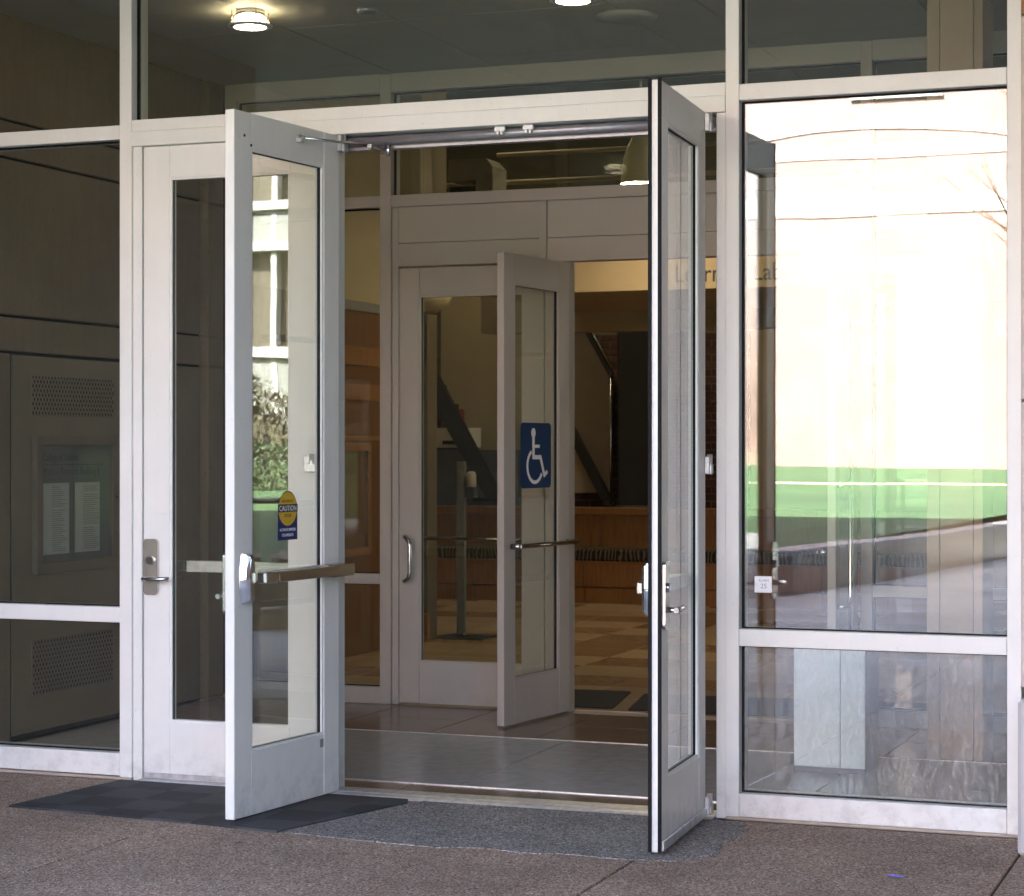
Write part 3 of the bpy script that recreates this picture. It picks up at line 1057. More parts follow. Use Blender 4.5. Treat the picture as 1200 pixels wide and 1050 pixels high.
lettering('CAUTION', 0.033, M['sticker_white'], stk, frame_mtx((sc_c, -0.0157, 1.2755), XF, YF), sx=0.92, depth=0.0003)
lettering('AUTOMATIC', 0.019, M['ink'], stk, frame_mtx((sc_c, -0.0163, 1.311), XF, YF), sx=0.85, depth=0.0003)
lettering('DOOR', 0.021, M['ink'], stk, frame_mtx((sc_c, -0.0163, 1.248), XF, YF), sx=0.9, depth=0.0003)
lettering('ACTIVATE SWITCH', 0.018, M['sticker_white'], stk, frame_mtx((sc_c, -0.0169, 1.188), XF, YF), sx=0.8, depth=0.0003)
lettering('TO OPERATE', 0.018, M['sticker_white'], stk, frame_mtx((sc_c, -0.0169, 1.165), XF, YF), sx=0.85, depth=0.0003)

# ---- open leaf, hinged on the right
b0, b1 = Vector((-2.331, -0.040)), Vector((-2.281, -0.850))
wr = (b1 - b0).length
angR = math.atan2(b1.y - b0.y, b1.x - b0.x)
dr = leaf('glass_door', 'open white glass door seen nearly edge on, beside the right storefront pane', b0, angR, wr, LH, 1, W, M['glass'], stile=0.125)
lever_trim(dr, wr, 1, 0.985)
panic_bar(dr, wr, -1, 1.005)
pivot(dr, 1.475, 1)
pivot(dr, 2.90, 1)
pivot(dr, 0.06, 1)
bx('door_sweep', M['alu'], dr, 0.01, wr - 0.004, 0.0005, 0.012, 0.018, 0.055, 0.002)
for yy in (-0.0415, -0.0035):
    bm = bmesh.new()
    box(bm, wr - 0.001, wr + 0.009, yy - 0.0065, yy + 0.0065, 0.014, LH + 0.004)
    ed = [e for e in bm.edges]
    obj('weather_strip', bm, M['rubber'], dr)
# overhead arm stub on the far face
bm = bmesh.new()
sweep(bm, [(0.20, -0.045, 2.875), (0.20, -0.085, 2.875)], 0.008, 10)
sweep(bm, [(0.20, -0.082, 2.850), (0.20, -0.082, 2.890)], 0.010, 10)
obj('closer_stud', bm, M['chrome'], dr)

# sticker on right pane
nt25 = tag(bx('paper_notice', M['sticker_white'], None, -2.145, -2.072, 0.0535, 0.0547, 0.944, 1.012, 0), 'small white square paper notice numbered 25 on the right storefront glass', 'notice')
XR, YR = (1, 0, 0), (0, 0, 1)
lettering('ALARM', 0.014, M['greyink'], nt25, frame_mtx((-2.106, 0.0532, 0.990), XR, YR), depth=0.0002)
lettering('25', 0.028, M['greyink'], nt25, frame_mtx((-2.106, 0.0532, 0.962), XR, YR), depth=0.0002)

# ================================================================== INNER STOREFRONT
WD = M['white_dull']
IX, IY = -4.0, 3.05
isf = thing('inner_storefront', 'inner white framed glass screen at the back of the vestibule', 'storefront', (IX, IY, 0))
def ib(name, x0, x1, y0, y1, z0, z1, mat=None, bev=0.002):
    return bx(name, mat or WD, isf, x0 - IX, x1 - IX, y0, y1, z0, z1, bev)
def ip(x0, x1, z0, z1):
    return pane(isf, x0 - IX, x1 - IX, z0, z1, 0.055, M['glass_in'])
for (a, b) in ((-6.275, -6.20), (-5.22, -5.147), (-2.30, -2.236), (-0.75, -0.68), (0.80, 0.87)):
    ib('mullion', a, b, 0.0, 0.14, 0.0, 3.798)
sections = ((-6.20, -5.22), (-5.147, -2.30), (-2.236, -0.75), (-0.68, 0.80))
for i, (a, b) in enumerate(sections):
    ib('head_rail', a + .0005, b - .0005, 0.002, 0.138, 3.690, 3.833)
    ib('transom_bar', a + .0005, b - .0005, 0.002, 0.138, 2.997, 3.068)
    ip(a, b, 3.068, 3.690)
    if i != 1:
        ib('rail', a + .0005, b - .0005, 0.002, 0.138, 0.722, 0.784)
        ib('sill', a + .0005, b - .0005, 0.002, 0.138, 0.0, 0.10)
        ip(a, b, 0.10, 0.722)
        ip(a, b, 0.784, 2.997)
ib('door_jamb', -5.1465, -5.105, 0.02, 0.13, 0.0, 2.9965)
ib('door_jamb', -4.170, -4.020, 0.03, 0.13, 0.0, 2.636)
ib('header_post', -4.200, -4.152, 0.004, 0.13, 2.6375, 2.9965)
for (a, b) in ((-5.1045, -4.2005), (-4.1515, -2.3005)):
    ib('header_panel', a, b, 0.020, 0.12, 2.7785, 2.9965)
    ib('header_panel', a, b, 0.016, 0.12, 2.6375, 2.7755)

ILH = 2.625
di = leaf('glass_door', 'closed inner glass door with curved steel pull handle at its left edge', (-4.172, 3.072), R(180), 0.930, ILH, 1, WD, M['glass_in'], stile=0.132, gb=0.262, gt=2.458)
def pull(o, w, side, z0, z1, th=0.045):
    Y = (lambda d_: d_) if side > 0 else (lambda d_: -th - d_)
    bm = bmesh.new()
    cx = w - 0.085
    cx -= 0.012
    sweep(bm, [(cx + 0.055, Y(0.0), z0), (cx + 0.050, Y(0.030), z0), (cx + 0.032, Y(0.052), z0 + 0.004), (cx + 0.010, Y(0.060), z0 + 0.020), (cx, Y(0.062), z0 + 0.055), (cx, Y(0.062), z1 - 0.055), (cx + 0.010, Y(0.060), z1 - 0.020), (cx + 0.032, Y(0.052), z1 - 0.004), (cx + 0.050, Y(0.030), z1), (cx + 0.055, Y(0.0), z1)], 0.0125, 12)
    return obj('pull_handle', bm, M['steel'], o)
def pushbar(o, w, side, z, th=0.045):
    Y = (lambda d_: d_) if side > 0 else (lambda d_: -th - d_)
    bm = bmesh.new()
    sweep(bm, [(-0.005, Y(0.055), z), (w - 0.085, Y(0.055), z)], 0.0125, 12)
    p = obj('push_bar', bm, M['bar'], o)
    for u in (0.03, w - 0.085):
        bm = bmesh.new()
        sweep(bm, [(u, Y(0.0), z), (u, Y(0.062), z)], 0.016, 12)
        obj('bar_mount', bm, M['chrome'], p)
    return p
pull(di, 0.930, 1, 0.745, 1.012)
pushbar(di, 0.930, -1, 1.0)

c0, c1 = Vector((-4.012, 3.060)), Vector((-4.118, 2.275))
wi = (c1 - c0).length
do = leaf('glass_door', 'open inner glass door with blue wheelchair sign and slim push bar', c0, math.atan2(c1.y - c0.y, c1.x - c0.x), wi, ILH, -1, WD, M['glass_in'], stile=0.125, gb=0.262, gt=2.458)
pushbar(do, wi, 1, 1.0)
# wheelchair sign
hc, hz = 0.385, 1.503
bm = bmesh.new()
poly = []
for (cu, cv, s0) in ((0.155, 0.155, 0), (-0.155, 0.155, 90), (-0.155, -0.155, 180), (0.155, -0.155, 270)):
    for k in range(5):
        a = R(s0 + 22.5 * k)
        poly.append((hc + cu + 0.03 * math.cos(a), hz + cv + 0.03 * math.sin(a)))
prism(bm, poly, uface, -0.0175, -0.0168)
sgn_o = obj('wheelchair_sign', bm, M['sticker_blue'], do)
sgn_o['label'] = 'blue square sign with white wheelchair symbol'
def ribbon(bm, pts, w, y0, y1):
    P = [Vector((p[0], 0, p[1])) for p in pts]
    L, Rr = [], []
    for i, p in enumerate(P):
        t = (P[min(i + 1, len(P) - 1)] - P[max(i - 1, 0)]).normalized()
        n = Vector((-t.z, 0, t.x)) * w / 2
        L.append(p + n)
        Rr.append(p - n)
    for i in range(len(P) - 1):
        hexa(bm, [(q.x, yy, q.z) for yy in (y0, y1) for q in (L[i], L[i + 1], Rr[i + 1], Rr[i])])
bm = bmesh.new()
# symbol drawn with s = right as seen by the viewer (= -u)
def S(s, v):
    return (hc - s, hz + v)
y0_, y1_ = -0.0168, -0.0162
prism(bm, [(S(-0.030 + 0.026 * math.cos(2 * math.pi * k / 18), 0.128 + 0.028 * math.sin(2 * math.pi * k / 18))) for k in range(18)], uface, y0_, y1_)
ribbon(bm, [S(-0.030, 0.105), S(-0.030, -0.018)], 0.028, y0_, y1_)
ribbon(bm, [S(-0.026, 0.052), S(0.045, 0.052)], 0.018, y0_ - 0.0001, y1_ + 0.0001)
ribbon(bm, [S(-0.040, -0.010), S(0.062, -0.010)], 0.024, y0_ - 0.0002, y1_ + 0.0002)
ribbon(bm, [S(0.052, -0.004), S(0.105, -0.118)], 0.024, y0_ - 0.0003, y1_ + 0.0003)
ribbon(bm, [S(0.094, -0.118), S(0.140, -0.092)], 0.022, y0_ - 0.0004, y1_ + 0.0004)
arc = []
for k in range(25):
    a = R(118 + k * (360 - 118 - 28) / 24.0)
    arc.append(S(-0.012 + 0.092 * math.cos(a), -0.060 + 0.092 * math.sin(a)))
ribbon(bm, arc, 0.020, y0_ - 0.0005, y1_ + 0.0005)
obj('wheelchair_symbol', bm, M['sticker_white'], sgn_o)

e0, e1_ = Vector((-2.318, 3.045)), Vector((-2.268, 2.250))
wk = (e1_ - e0).length
dk = leaf('glass_door', 'open inner glass door seen through the right storefront pane, steel pull handle', e0, math.atan2(e1_.y - e0.y, e1_.x - e0.x), wk, ILH, 1, WD, M['glass_in'], stile=0.12, gb=0.262, gt=2.458)
pull(dk, wk, 1, 0.72, 1.35)
pushbar(dk, wk, -1, 1.0)

# ================================================================== VESTIBULE CEILING AND FITTINGS
vc = struct(bpy.data.objects.new('vestibule_ceiling', None))
col.objects.link(vc)
cx_ = [-6.32, -5.12, -3.30, -1.82, 0.9]
cyj = [0.152, 1.62, 3.048]
bx('ceiling_deck', M['rubber'], vc, -6.32, 0.9, 0.152, 3.19, 3.835, 3.86, 0)
for i in range(4):
    for j in range(2):
        bx('ceiling_panel', M['ceil'], vc, cx_[i] + 0.005, cx_[i + 1] - 0.005, cyj[j] + 0.004, cyj[j + 1] - 0.004, 3.800, 3.83, 0.002)
def ceiling_lamp(x, y, label):
    o = thing('ceiling_lamp', label, 'lamp', (x, y, 3.8), 0, 'round lamps on the vestibule ceiling')
    bm = bmesh.new()
    lathe(bm, [(0.075, -0.002), (0.075, -0.030), (0.03, -0.034)], 28)
    obj('ceiling_plate', bm, M['steel'], o)
    bm = bmesh.new()
    lathe(bm, [(0.076, -0.0345), (0.082, -0.04), (0.082, -0.080), (0.074, -0.088), (0.02, -0.090)], 32)
    obj('frosted_drum', bm, M['lamp'], o)
    bm = bmesh.new()
    seg = 40
    r0, r1 = 0.083, 0.116
    rings = [[bm.verts.new((r * math.cos(2 * math.pi * k / seg), r * math.sin(2 * math.pi * k / seg), z)) for k in range(seg)] for r, z in ((r0 + 0.002, -0.080), (r1, -0.076), (r1, -0.083), (r0 + 0.002, -0.087))]
    for q in range(4):
        for k in range(seg):
            bm.faces.new((rings[q][k], rings[q][(k + 1) % seg], rings[(q + 1) % 4][(k + 1) % seg], rings[(q + 1) % 4][k]))
    obj('glass_ring', bm, M['cabinet'], o)
    bm = bmesh.new()
    ring = [(0.1 * math.cos(2 * math.pi * k / 40), 0.1 * math.sin(2 * math.pi * k / 40), -0.060) for k in range(41)]
    sweep(bm, ring, 0.0025, 6, False)
    obj('wire_ring', bm, M['bar'], o)
    for k in range(4):
        a = R(45 + 90 * k)
        bm = bmesh.new()
        sweep(bm, [(0.098 * math.cos(a), 0.098 * math.sin(a), -0.004), (0.098 * math.cos(a), 0.098 * math.sin(a), -0.088)], 0.004, 8)
        obj('support_post', bm, M['bar'], o)
    bm = bmesh.new()
    lathe(bm, [(0.006, -0.0895), (0.007, -0.098), (0.003, -0.104)], 12)
    obj('finial', bm, M['chrome'], o)
ceiling_lamp(-5.08, 1.13, 'lit round ceiling lamp with glass ring above the closed left door')
ceiling_lamp(-3.32, 1.13, 'lit round ceiling lamp cut by the top edge above the doorway')
bm = bmesh.new()
lathe(bm, [(0.16, -0.001), (0.16, -0.012), (0.12, -0.022), (0.05, -0.026)], 36, (-3.30, 1.93, 3.8))
tag(obj('ceiling_speaker', bm, M['ceil']), 'flat round ceiling speaker beside the right hand lamp', 'speaker')
bm = bmesh.new()
lathe(bm, [(0.05, -0.001), (0.055, -0.012), (0.045, -0.035), (0.02, -0.038)], 24, (-4.488, 1.279, 3.8))
tag(obj('smoke_detector', bm, M['greytube']), 'small grey smoke detector on the vestibule ceiling between the two lamps', 'smoke detector')

# tan column and cabinet seen through right pane
tc = thing('clad_column', 'tan metal clad square column behind the right storefront pane', 'column', (-1.60, 2.18, 0))
bx('cladding_panel', M['tan'], tc, -0.158, -0.095, -0.18, 0.18, 0.0, 3.798, 0.003)
bx('cladding_panel', M['tan'], tc, -0.0925, 0.070, -0.18, 0.18, 0.0, 3.798, 0.003)
bx('cladding_panel', M['tan'], tc, 0.0725, 0.118, -0.18, 0.18, 0.0, 3.798, 0.003)
cb_ = thing('low_cabinet', 'low pale metal cabinet on the floor behind the lower right pane', 'cabinet', (-2.10, 1.50, 0))
bx('body', M['slate'], cb_, -0.180, 0.165, -0.145, 0.18, 0.0, 0.62, 0.004)  # dark slate body paints in the shade on the cabinet's right side
bx('door_panel', M['cabinet'], cb_, -0.178, 0.043, -0.160, -0.146, 0.03, 0.618, 0.003)
bx('door_panel', M['cabinet'], cb_, 0.047, 0.163, -0.160, -0.146, 0.03, 0.618, 0.003)

# ================================================================== MATS AND PATCH IN FRONT
def sheet(name, poly, mat, z0, z1):
    bm = bmesh.new()
    prism(bm, poly, lambda u, v, d_: (u, v, d_), z0, z1)
    return obj(name, bm, mat)
tag(sheet('door_mat', [(-5.215, -0.815), (-5.13, -0.040), (-3.672, -0.060), (-3.640, -0.140), (-3.858, -0.945), (-4.3, -0.885), (-4.7, -0.855)], M['mat'], 0.0, 0.009), 'dark grey rubber door mat lying under the left doors', 'mat')
rough_edge = [(-2.16, -0.06), (-2.10, -0.30), (-2.12, -0.55), (-2.09, -0.75), (-2.20, -0.93), (-2.42, -0.975), (-2.62, -0.955), (-2.80, -0.985), (-2.95, -0.955), (-3.1, -0.985), (-3.13, -1.01), (-3.4, -0.985), (-3.6, -0.965), (-3.860, -0.930)]
rng = random.Random(5)
edge = [(-3.860, -0.930), (-3.638, -0.140), (-3.60, -0.057)]
for (xa, ya), (xb, yb) in zip(rough_edge, rough_edge[1:]):
    for q in range(7):
        t = q / 7.0
        edge.append((xa + (xb - xa) * t + rng.uniform(-0.010, 0.010), ya + (yb - ya) * t + rng.uniform(-0.010, 0.010)))
tag(sheet('ramp_patch', edge, M['patch'], 0.0, 0.0035), 'grey aggregate patch of paving in front of the open doorway', 'paving patch')
tag(sheet('lobby_mat', [(-4.70, 3.30), (-3.83, 3.30), (-3.83, 3.32), (-3.97, 4.12), (-4.0, 4.15), (-4.70, 4.10)], M['matblack'], 0.0005, 0.008), 'black carpet mat just behind the open inner door', 'mat')
tag(sheet('lobby_mat', [(-3.72, 3.27), (-2.0, 3.30), (-2.0, 4.2), (-3.86, 4.05)], M['matblack'], 0.0005, 0.008), 'black carpet mat in the middle of the inner doorway', 'mat')
bm = bmesh.new()
sweep(bm, [(-1.41, -0.93, 0.004), (-1.385, -0.945, 0.012), (-1.36, -0.94, 0.006), (-1.34, -0.95, 0.012)], [0.002, 0.006, 0.004, 0.002], 6)
tag(obj('litter_scrap', bm, M['purple']), 'tiny purple scrap of litter on the pavement at right', 'litter')

# ================================================================== RIGHT PIER
pier = thing('stone_pier', 'stone pier with pale plinth at the right end of the storefront', 'pier', (-1.03, 0, 0))
bx('pier_block', M['pierbrown'], pier, -0.016, 0.9, -0.03, 0.4, 3.262, 4.0, 0.006)
bx('pier_block', M['pierstone'], pier, -0.016, 0.9, -0.03, 0.4, 1.738, 3.254, 0.006)
bx('pier_block', M['pierstone'], pier, -0.016, 0.9, -0.03, 0.4, 0.60, 1.730, 0.006)
bx('plinth', M['limestone'], pier, 0.012, 0.95, -0.365, 0.4, 0.0, 0.59, 0.012)

# ================================================================== LOBBY
lw = thing('lobby_side_wall', 'cream lobby side wall with a wooden door, left of the inner screen', 'wall', (-6.6, 5.1, 0))
bx('plaster_face', M['cream'], lw, -0.2, 0.0, -1.89, 1.75, 2.64, 6.0, 0)
bx('wood_lining', M['wood'], lw, -0.2, 0.0, -1.89, 0.05, 0.0, 2.639, 0)
bx('door_head', M['greytube'], lw, -0.19, 0.012, 0.05, 1.75, 2.565, 2.639, 0.003)
dp = bx('wood_panel', M['wood'], lw, -0.18, -0.004, 0.05, 1.75, 0.0, 2.564, 0)
for (a, b, c, d_) in ((0.10, 1.70, 2.16, 2.30), (0.10, 1.70, 1.90, 2.02), (0.10, 1.0, 1.60, 1.63)):
    bx('wood_rail', M['woodh'], dp, -0.0038, 0.006, a, b, c, d_, 0.002)
bm = bmesh.new()
for a in ((0.15, 0.80, 1.52, 1.58), (0.15, 0.80, 0.74, 0.80), (0.15, 0.21, 0.80, 1.52), (0.74, 0.80, 0.80, 1.52)):
    box(bm, -0.0038, 0.020, *a, 0.003)
obj('panel_frame', bm, M['woodh'], dp)

wc = thing('timber_column', 'square plywood clad column behind the closed inner door', 'column', (-6.64, 7.0, 0))
bx('shaft', M['plywood'], wc, -0.09, 0.09, -0.10, 0.10, 0.0, 2.62, 0.006)
bm = bmesh.new()
lathe(bm, [(0.26, 0.0), (0.22, -0.10), (0.12, -0.17)], 24, (0, 0, 2.80))
obj('capital', bm, M['cream'], wc)
bx('base_block', M['woodh'], wc, -0.12, 0.115, -0.16, -0.105, 0.0, 0.22, 0.005)
bx('upper_shaft', M['beige'], wc, -0.15, 0.15, -0.15, 0.15, 2.80, 5.98, 0)

sd = thing('sanitizer_stand', 'grey post stand with clear dispenser bottle behind the closed inner door', 'stand', (-6.40, 7.25, 0))
bx('post', M['duct_dark'], sd, -0.035, 0.035, -0.022, 0.022, 0.016, 1.435, 0.004)
bx('base_plate', M['black'], sd, -0.19, 0.24, -0.15, 0.25, 0.001, 0.015, 0.003)
dsp = bx('dispenser', M['black'], sd, 0.045, 0.13, -0.05, 0.04, 1.14, 1.225, 0.006)
bm = bmesh.new()
lathe(bm, [(0.036, 0), (0.040, 0.01), (0.040, 0.10), (0.028, 0.125), (0.012, 0.128)], 20, (0.088, -0.005, 1.226))
obj('bottle', bm, M['duct'], dsp)

bn = thing('wooden_bench', 'long built-in oak bench at the back of the lobby', 'bench', (-6.5, 11.2, 0))
for k in range(5):
    x0, x1 = -2.6 + k * 1.2, -2.6 + (k + 1) * 1.2
    bx('kick_panel', M['woodh'], bn, x0 + 0.003, x1 - 0.003, 0.03, 0.5, 0.0, 0.155, 0.002)
    bx('front_panel', M['woodh'], bn, x0 + 0.003, x1 - 0.003, 0.0, 0.5, 0.165, 0.40, 0.003)
    bx('back_panel', M['woodh'], bn, x0 + 0.003, x1 - 0.003, 0.52, 0.60, 0.40, 0.86, 0.003)
bx('top_cap', M['woodh'], bn, -2.6, 3.4, 0.49, 0.66, 0.863, 0.935, 0.004)
bx('seat_edge', M['woodh'], bn, -2.6, 3.4, -0.012, 0.51, 0.401, 0.418, 0.003)
for k in range(8):
    x0 = -9.05 + k * 0.75
    tag(bx('seat_cushion', M['cushion'], None, x0 + 0.004, x0 + 0.746, 11.20, 11.70, 0.419, 0.535, 0.02),
        ('leftmost', 'second from left', 'third from left', 'fourth from left', 'fourth from right', 'third from right', 'second from right', 'rightmost')[k] + ' dark patterned cushion in the row on the oak bench', 'cushion', 'patterned cushions along the oak bench')

bw = thing('brick_wall', 'dark red brick wall behind the bench and black column', 'wall', (-6.4, 12.6, 0))
bx('mortar_face', M['mortar'], bw, -3.2, 3.8, 0.008, 0.25, 0.0, 3.0, 0)
bx('plaster_face', M['beige'], bw, 1.05, 3.8, -0.014, 0.007, 0.0, 3.0, 0)
bm = bmesh.new()
box(bm, -0.105, 0.105, 0.0, 0.05, -0.032, 0.032, 0.003)
bme = bpy.data.meshes.new('brick')
bm.to_mesh(bme)
bm.free()
bme.materials.append(M['brick'])
for rr in range(27):
    for cc in range(11):
        inst('brick', bme, bw, (-1.15 + cc * 0.222 + (0.111 if rr % 2 else 0), 0, 0.72 + rr * 0.0765))

stc = thing('staircase', 'dark steel staircase descending behind the bench', 'staircase', (-7.0, 12.0, 0))
def slab_xz(bm, pts, y0, y1, ox=-7.0, oy=12.0):
    prism(bm, [(p[0] - ox, p[1]) for p in pts], lambda u, v, d_: (u, d_ - oy, v), y0, y1)
bm = bmesh.new()
slab_xz(bm, [(-9.4, 3.74), (-7.86, 1.02), (-7.95, 0.98), (-8.04, 1.02), (-9.6, 3.60), (-9.6, 3.74)], 11.93, 12.02)
obj('stringer', bm, M['blackcol'], stc)
bm = bmesh.new()
slab_xz(bm, [(-7.70, 3.2), (-7.17, 3.2), (-6.715, 2.33), (-6.715, 0.95), (-6.80, 0.95), (-7.70, 2.55)], 12.16, 12.20)
obj('balustrade_panel', bm, M['bronze_dark'], stc)
bm = bmesh.new()
slab_xz(bm, [(-7.14, 1.62), (-6.80, 1.00), (-6.70, 1.00), (-7.14, 1.80)], 12.06, 12.159)
obj('stringer', bm, M['blackcol'], stc)
bm = bmesh.new()
slab_xz(bm, [(-7.14, 3.0), (-7.10, 3.0), (-6.69, 2.30), (-6.74, 2.30)], 12.10, 12.159)
obj('top_rail', bm, M['blackcol'], stc)
bm = bmesh.new()
sweep(bm, [(0.28, 0.13, 0.95), (0.28, 0.13, 2.40)], 0.012, 8)
sweep(bm, [(0.30, 0.12, 2.36), (-0.18, 0.12, 3.2)], 0.016, 8)
obj('handrail', bm, M['steel'], stc)
bm = bmesh.new()
for k in range(9):
    xx, zz = -7.9 + 0.0 * k, 0
    t = k / 8.0
    px, pz = -9.3 + 1.4 * t - 0.2, 3.4 - 2.4 * t
    box(bm, px + 7.0 - 0.12, px + 7.0 + 0.12, 0.03, 1.0, pz - 0.02, pz + 0.02)
obj('treads', bm, M['blackcol'], stc)
# soffits under stairs
bm = bmesh.new()
slab_xz(bm, [(-8.75, 0.94), (-7.3, 0.94), (-7.3, 3.6), (-8.75, 3.6)], 12.42, 12.50, 0, 0)
o = obj('stair_soffit_wall', bm, M['beige'])
tag(o, 'beige plaster wall behind the dark stair stringer', 'wall')
bm = bmesh.new()
slab_xz(bm, [(-7.28, 1.07), (-6.80, 1.07), (-6.80, 1.20), (-7.28, 1.98)], 12.30, 12.38, 0, 0)
tag(obj('stair_soffit', bm, M['beige']), 'pale triangular soffit under the dark stair panel', 'soffit')

ld = thing('reception_counter', 'slate blue counter with white ledge behind the closed inner door', 'counter', (-8.5, 12.15, 0))
bx('front_panel', M['slate'], ld, -1.0, 0.75, 0.0, 0.2, 0.0, 1.52, 0.003)
bx('ledge', M['sticker_white'], ld, -1.0, 0.24, -0.02, 0.22, 1.545, 1.755, 0.004)
bx('shadow_gap', M['ink'], ld, -1.0, 0.22, 0.01, 0.2, 1.521, 1.544, 0)
for k, (mk, h, lab) in enumerate((('tealbook', 0.30, 'tall dark teal book standing on the white ledge'), ('ink', 0.26, 'black book standing between teal and red books'), ('red', 0.20, 'short red book standing on the white ledge'))):
    tag(bx('book', M[mk], None, -8.62 + k * 0.06, -8.565 + k * 0.06, 12.18, 12.34, 1.756, 1.756 + h, 0.003), lab, 'book')

bk = thing('black_column', 'square black steel column behind the oak bench', 'column', (-6.414, 12.15, 0))
bx('shaft', M['blackcol'], bk, -0.197, 0.197, -0.15, 0.15, 0.0, 2.9, 0.02)
bx('base_collar', M['black'], bk, -0.215, 0.215, -0.17, 0.17, 0.0, 0.95, 0.01)

fs = thing('sign_fascia', 'cream bulkhead with dark lettering above the lobby entrance', 'bulkhead', (-4.5, 8.0, 2.84))
fb = bx('fascia_panel', M['cream'], fs, -2.10, 2.6, 0.0, 0.20, 0.0, 0.26, 0.003)
bx('soffit_panel', M['beige'], fs, -2.12, 2.6, 0.2005, 2.70, 0.02, 0.24, 0)
bx('rear_beam', M['beige'], fs, -3.10, 2.6, 2.701, 2.95, -0.17, 0.24, 0.003)
lettering('Learning Lab', 0.205, M['ink'], fb, frame_mtx((-0.325, -0.003, 0.058), XR, YR), align='LEFT', sx=0.86, depth=0.003)

def pendant(x, y, z, label):
    pd = thing('pendant_lamp', label, 'lamp', (x, y, z), 0, 'bell shaped pendant lamps in the lobby')
    bm = bmesh.new()
    lathe_prof = [(0.165, 0.0), (0.155, 0.02), (0.150, 0.10), (0.135, 0.20), (0.100, 0.30), (0.065, 0.37), (0.050, 0.43), (0.045, 0.50)]
    seg = 36
    rings = [[bm.verts.new((r * math.cos(2 * math.pi * k / seg), r * math.sin(2 * math.pi * k / seg), z)) for k in range(seg)] for r, z in lathe_prof + [(r - 0.006, z - 0.001) for r, z in lathe_prof[::-1]]]
    for a, b in zip(rings, rings[1:] + rings[:1]):
        for k in range(seg):
            f = bm.faces.new((a[k], a[(k + 1) % seg], b[(k + 1) % seg], b[k]))
            f.smooth = True
    obj('lamp_shade', bm, M['bellshade'], pd)
    bm = bmesh.new()
    lathe(bm, [(0.152, 0.004), (0.155, 0.012), (0.150, 0.022)], 32)
    obj('diffuser', bm, M['bulb'], pd)
    bm = bmesh.new()
    sweep(bm, [(0, 0, 0.49), (0, 0, 5.999 - z)], 0.012, 8)
    obj('stem', bm, M['duct'], pd)
pendant(-4.80, 7.0, 3.585, 'cream bell shaped pendant lamp hanging behind the clerestory glass')
pendant(-7.7, 10.4, 5.4, 'unseen bell pendant lamp added to brighten the left rear of the lobby')  # added lamp above the view, fill light for the rear lobby
pendant(-4.6, 11.2, 5.4, 'unseen bell pendant lamp added to brighten the right rear of the lobby')  # second added fill lamp, also kept out of sight

dct = thing('air_duct', 'square grey air duct elbow high in the lobby', 'duct', (-7.1, 9.2, 3.8))
bm = bmesh.new()
prism(bm, [(-0.225, 0.18), (-0.225, 0.38), (0.14, 0.38), (0.21, 0.30), (0.21, -0.4), (0.045, -0.4), (0.045, 0.18)], lambda u, v, d_: (u, d_, v), 0, 0.35)
obj('elbow', bm, M['duct'], dct)
bx('black_box', M['black'], dct, -0.24, 0.04, 0.06, 0.3, -0.4, 0.14, 0.004)
for (z0_, z1_, xa, xb, r, lab) in ((4.257, 4.218, -7.0, -3.0, 0.022, 'upper yellowish pipe running across the high lobby'), (3.998, 3.968, -7.7, -3.0, 0.024, 'lower yellowish pipe running across the high lobby')):
    bm = bmesh.new()
    sweep(bm, [(xa, 9.6, z0_), (xb, 9.6, z0_)], r, 10)
    tag(obj('ceiling_pipe', bm, M['cream']), lab, 'pipe')
bx_ = bx('bulkhead_post', M['cream'], None, -5.90, -5.62, 4.6, 4.8, 2.84, 5.9, 0.004)
tag(bx_, 'cream square post behind the clerestory above the closed inner door', 'post')

struct(bx('lobby_ceiling', M['olive'], None, -10.2, 3.0, 3.2, 14.0, 6.0, 6.1, 0))
tag(bx('lobby_back_wall', M['olive'], None, -10.4, 3.0, 14.0, 14.2, -0.05, 6.1, 0), 'dark olive rear wall of the lobby', 'wall')
tag(bx('lobby_end_wall', M['beige'], None, -10.4, -10.2, 7.0, 14.0, -0.05, 6.1, 0), 'beige left end wall of the lobby', 'wall')
tag(bx('lobby_stub_wall', M['beige'], None, -10.2, -6.8, 6.8, 6.99, 0.0, 6.0, 0), 'beige partition joining the timber column to the end wall', 'wall')
tag(bx('clerestory_wall', M['olive'], None, -6.62, 0.9, 3.06, 3.185, 3.862, 6.0, 0), 'olive wall above the inner glass screen', 'wall')
# windowed right end of lobby
rw = thing('lobby_window_wall', 'tall white framed lobby windows at the right end with pale blinds', 'window wall', (2.9, 8.4, 0))
for k in range(6):
    y0 = -5.2 + k * 2.12
    bx('mullion', WD, rw, -0.06, 0.06, y0 - 0.04, y0 + 0.04, 0.0, 6.0, 0.003)
for z in (0.05, 1.0, 2.6, 4.2, 5.9):
    for k in range(5):
        y0 = -5.2 + k * 2.12
        bx('rail', WD, rw, -0.05, 0.05, y0 + 0.041, y0 + 2.079, z - 0.03, z + 0.03, 0.003)
for k in range(5):
    y0 = -5.2 + k * 2.12
    bx('glass_pane', M['glass_tinted'], rw, -0.004, 0.004, y0 + 0.041, y0 + 2.079, 0.08, 5.87, 0)
tag(bx('vestibule_end_wall', M['concrete'], None, 0.9, 1.1, 0.16, 3.2, -0.05, 3.86, 0), 'concrete right end wall of the vestibule', 'wall')

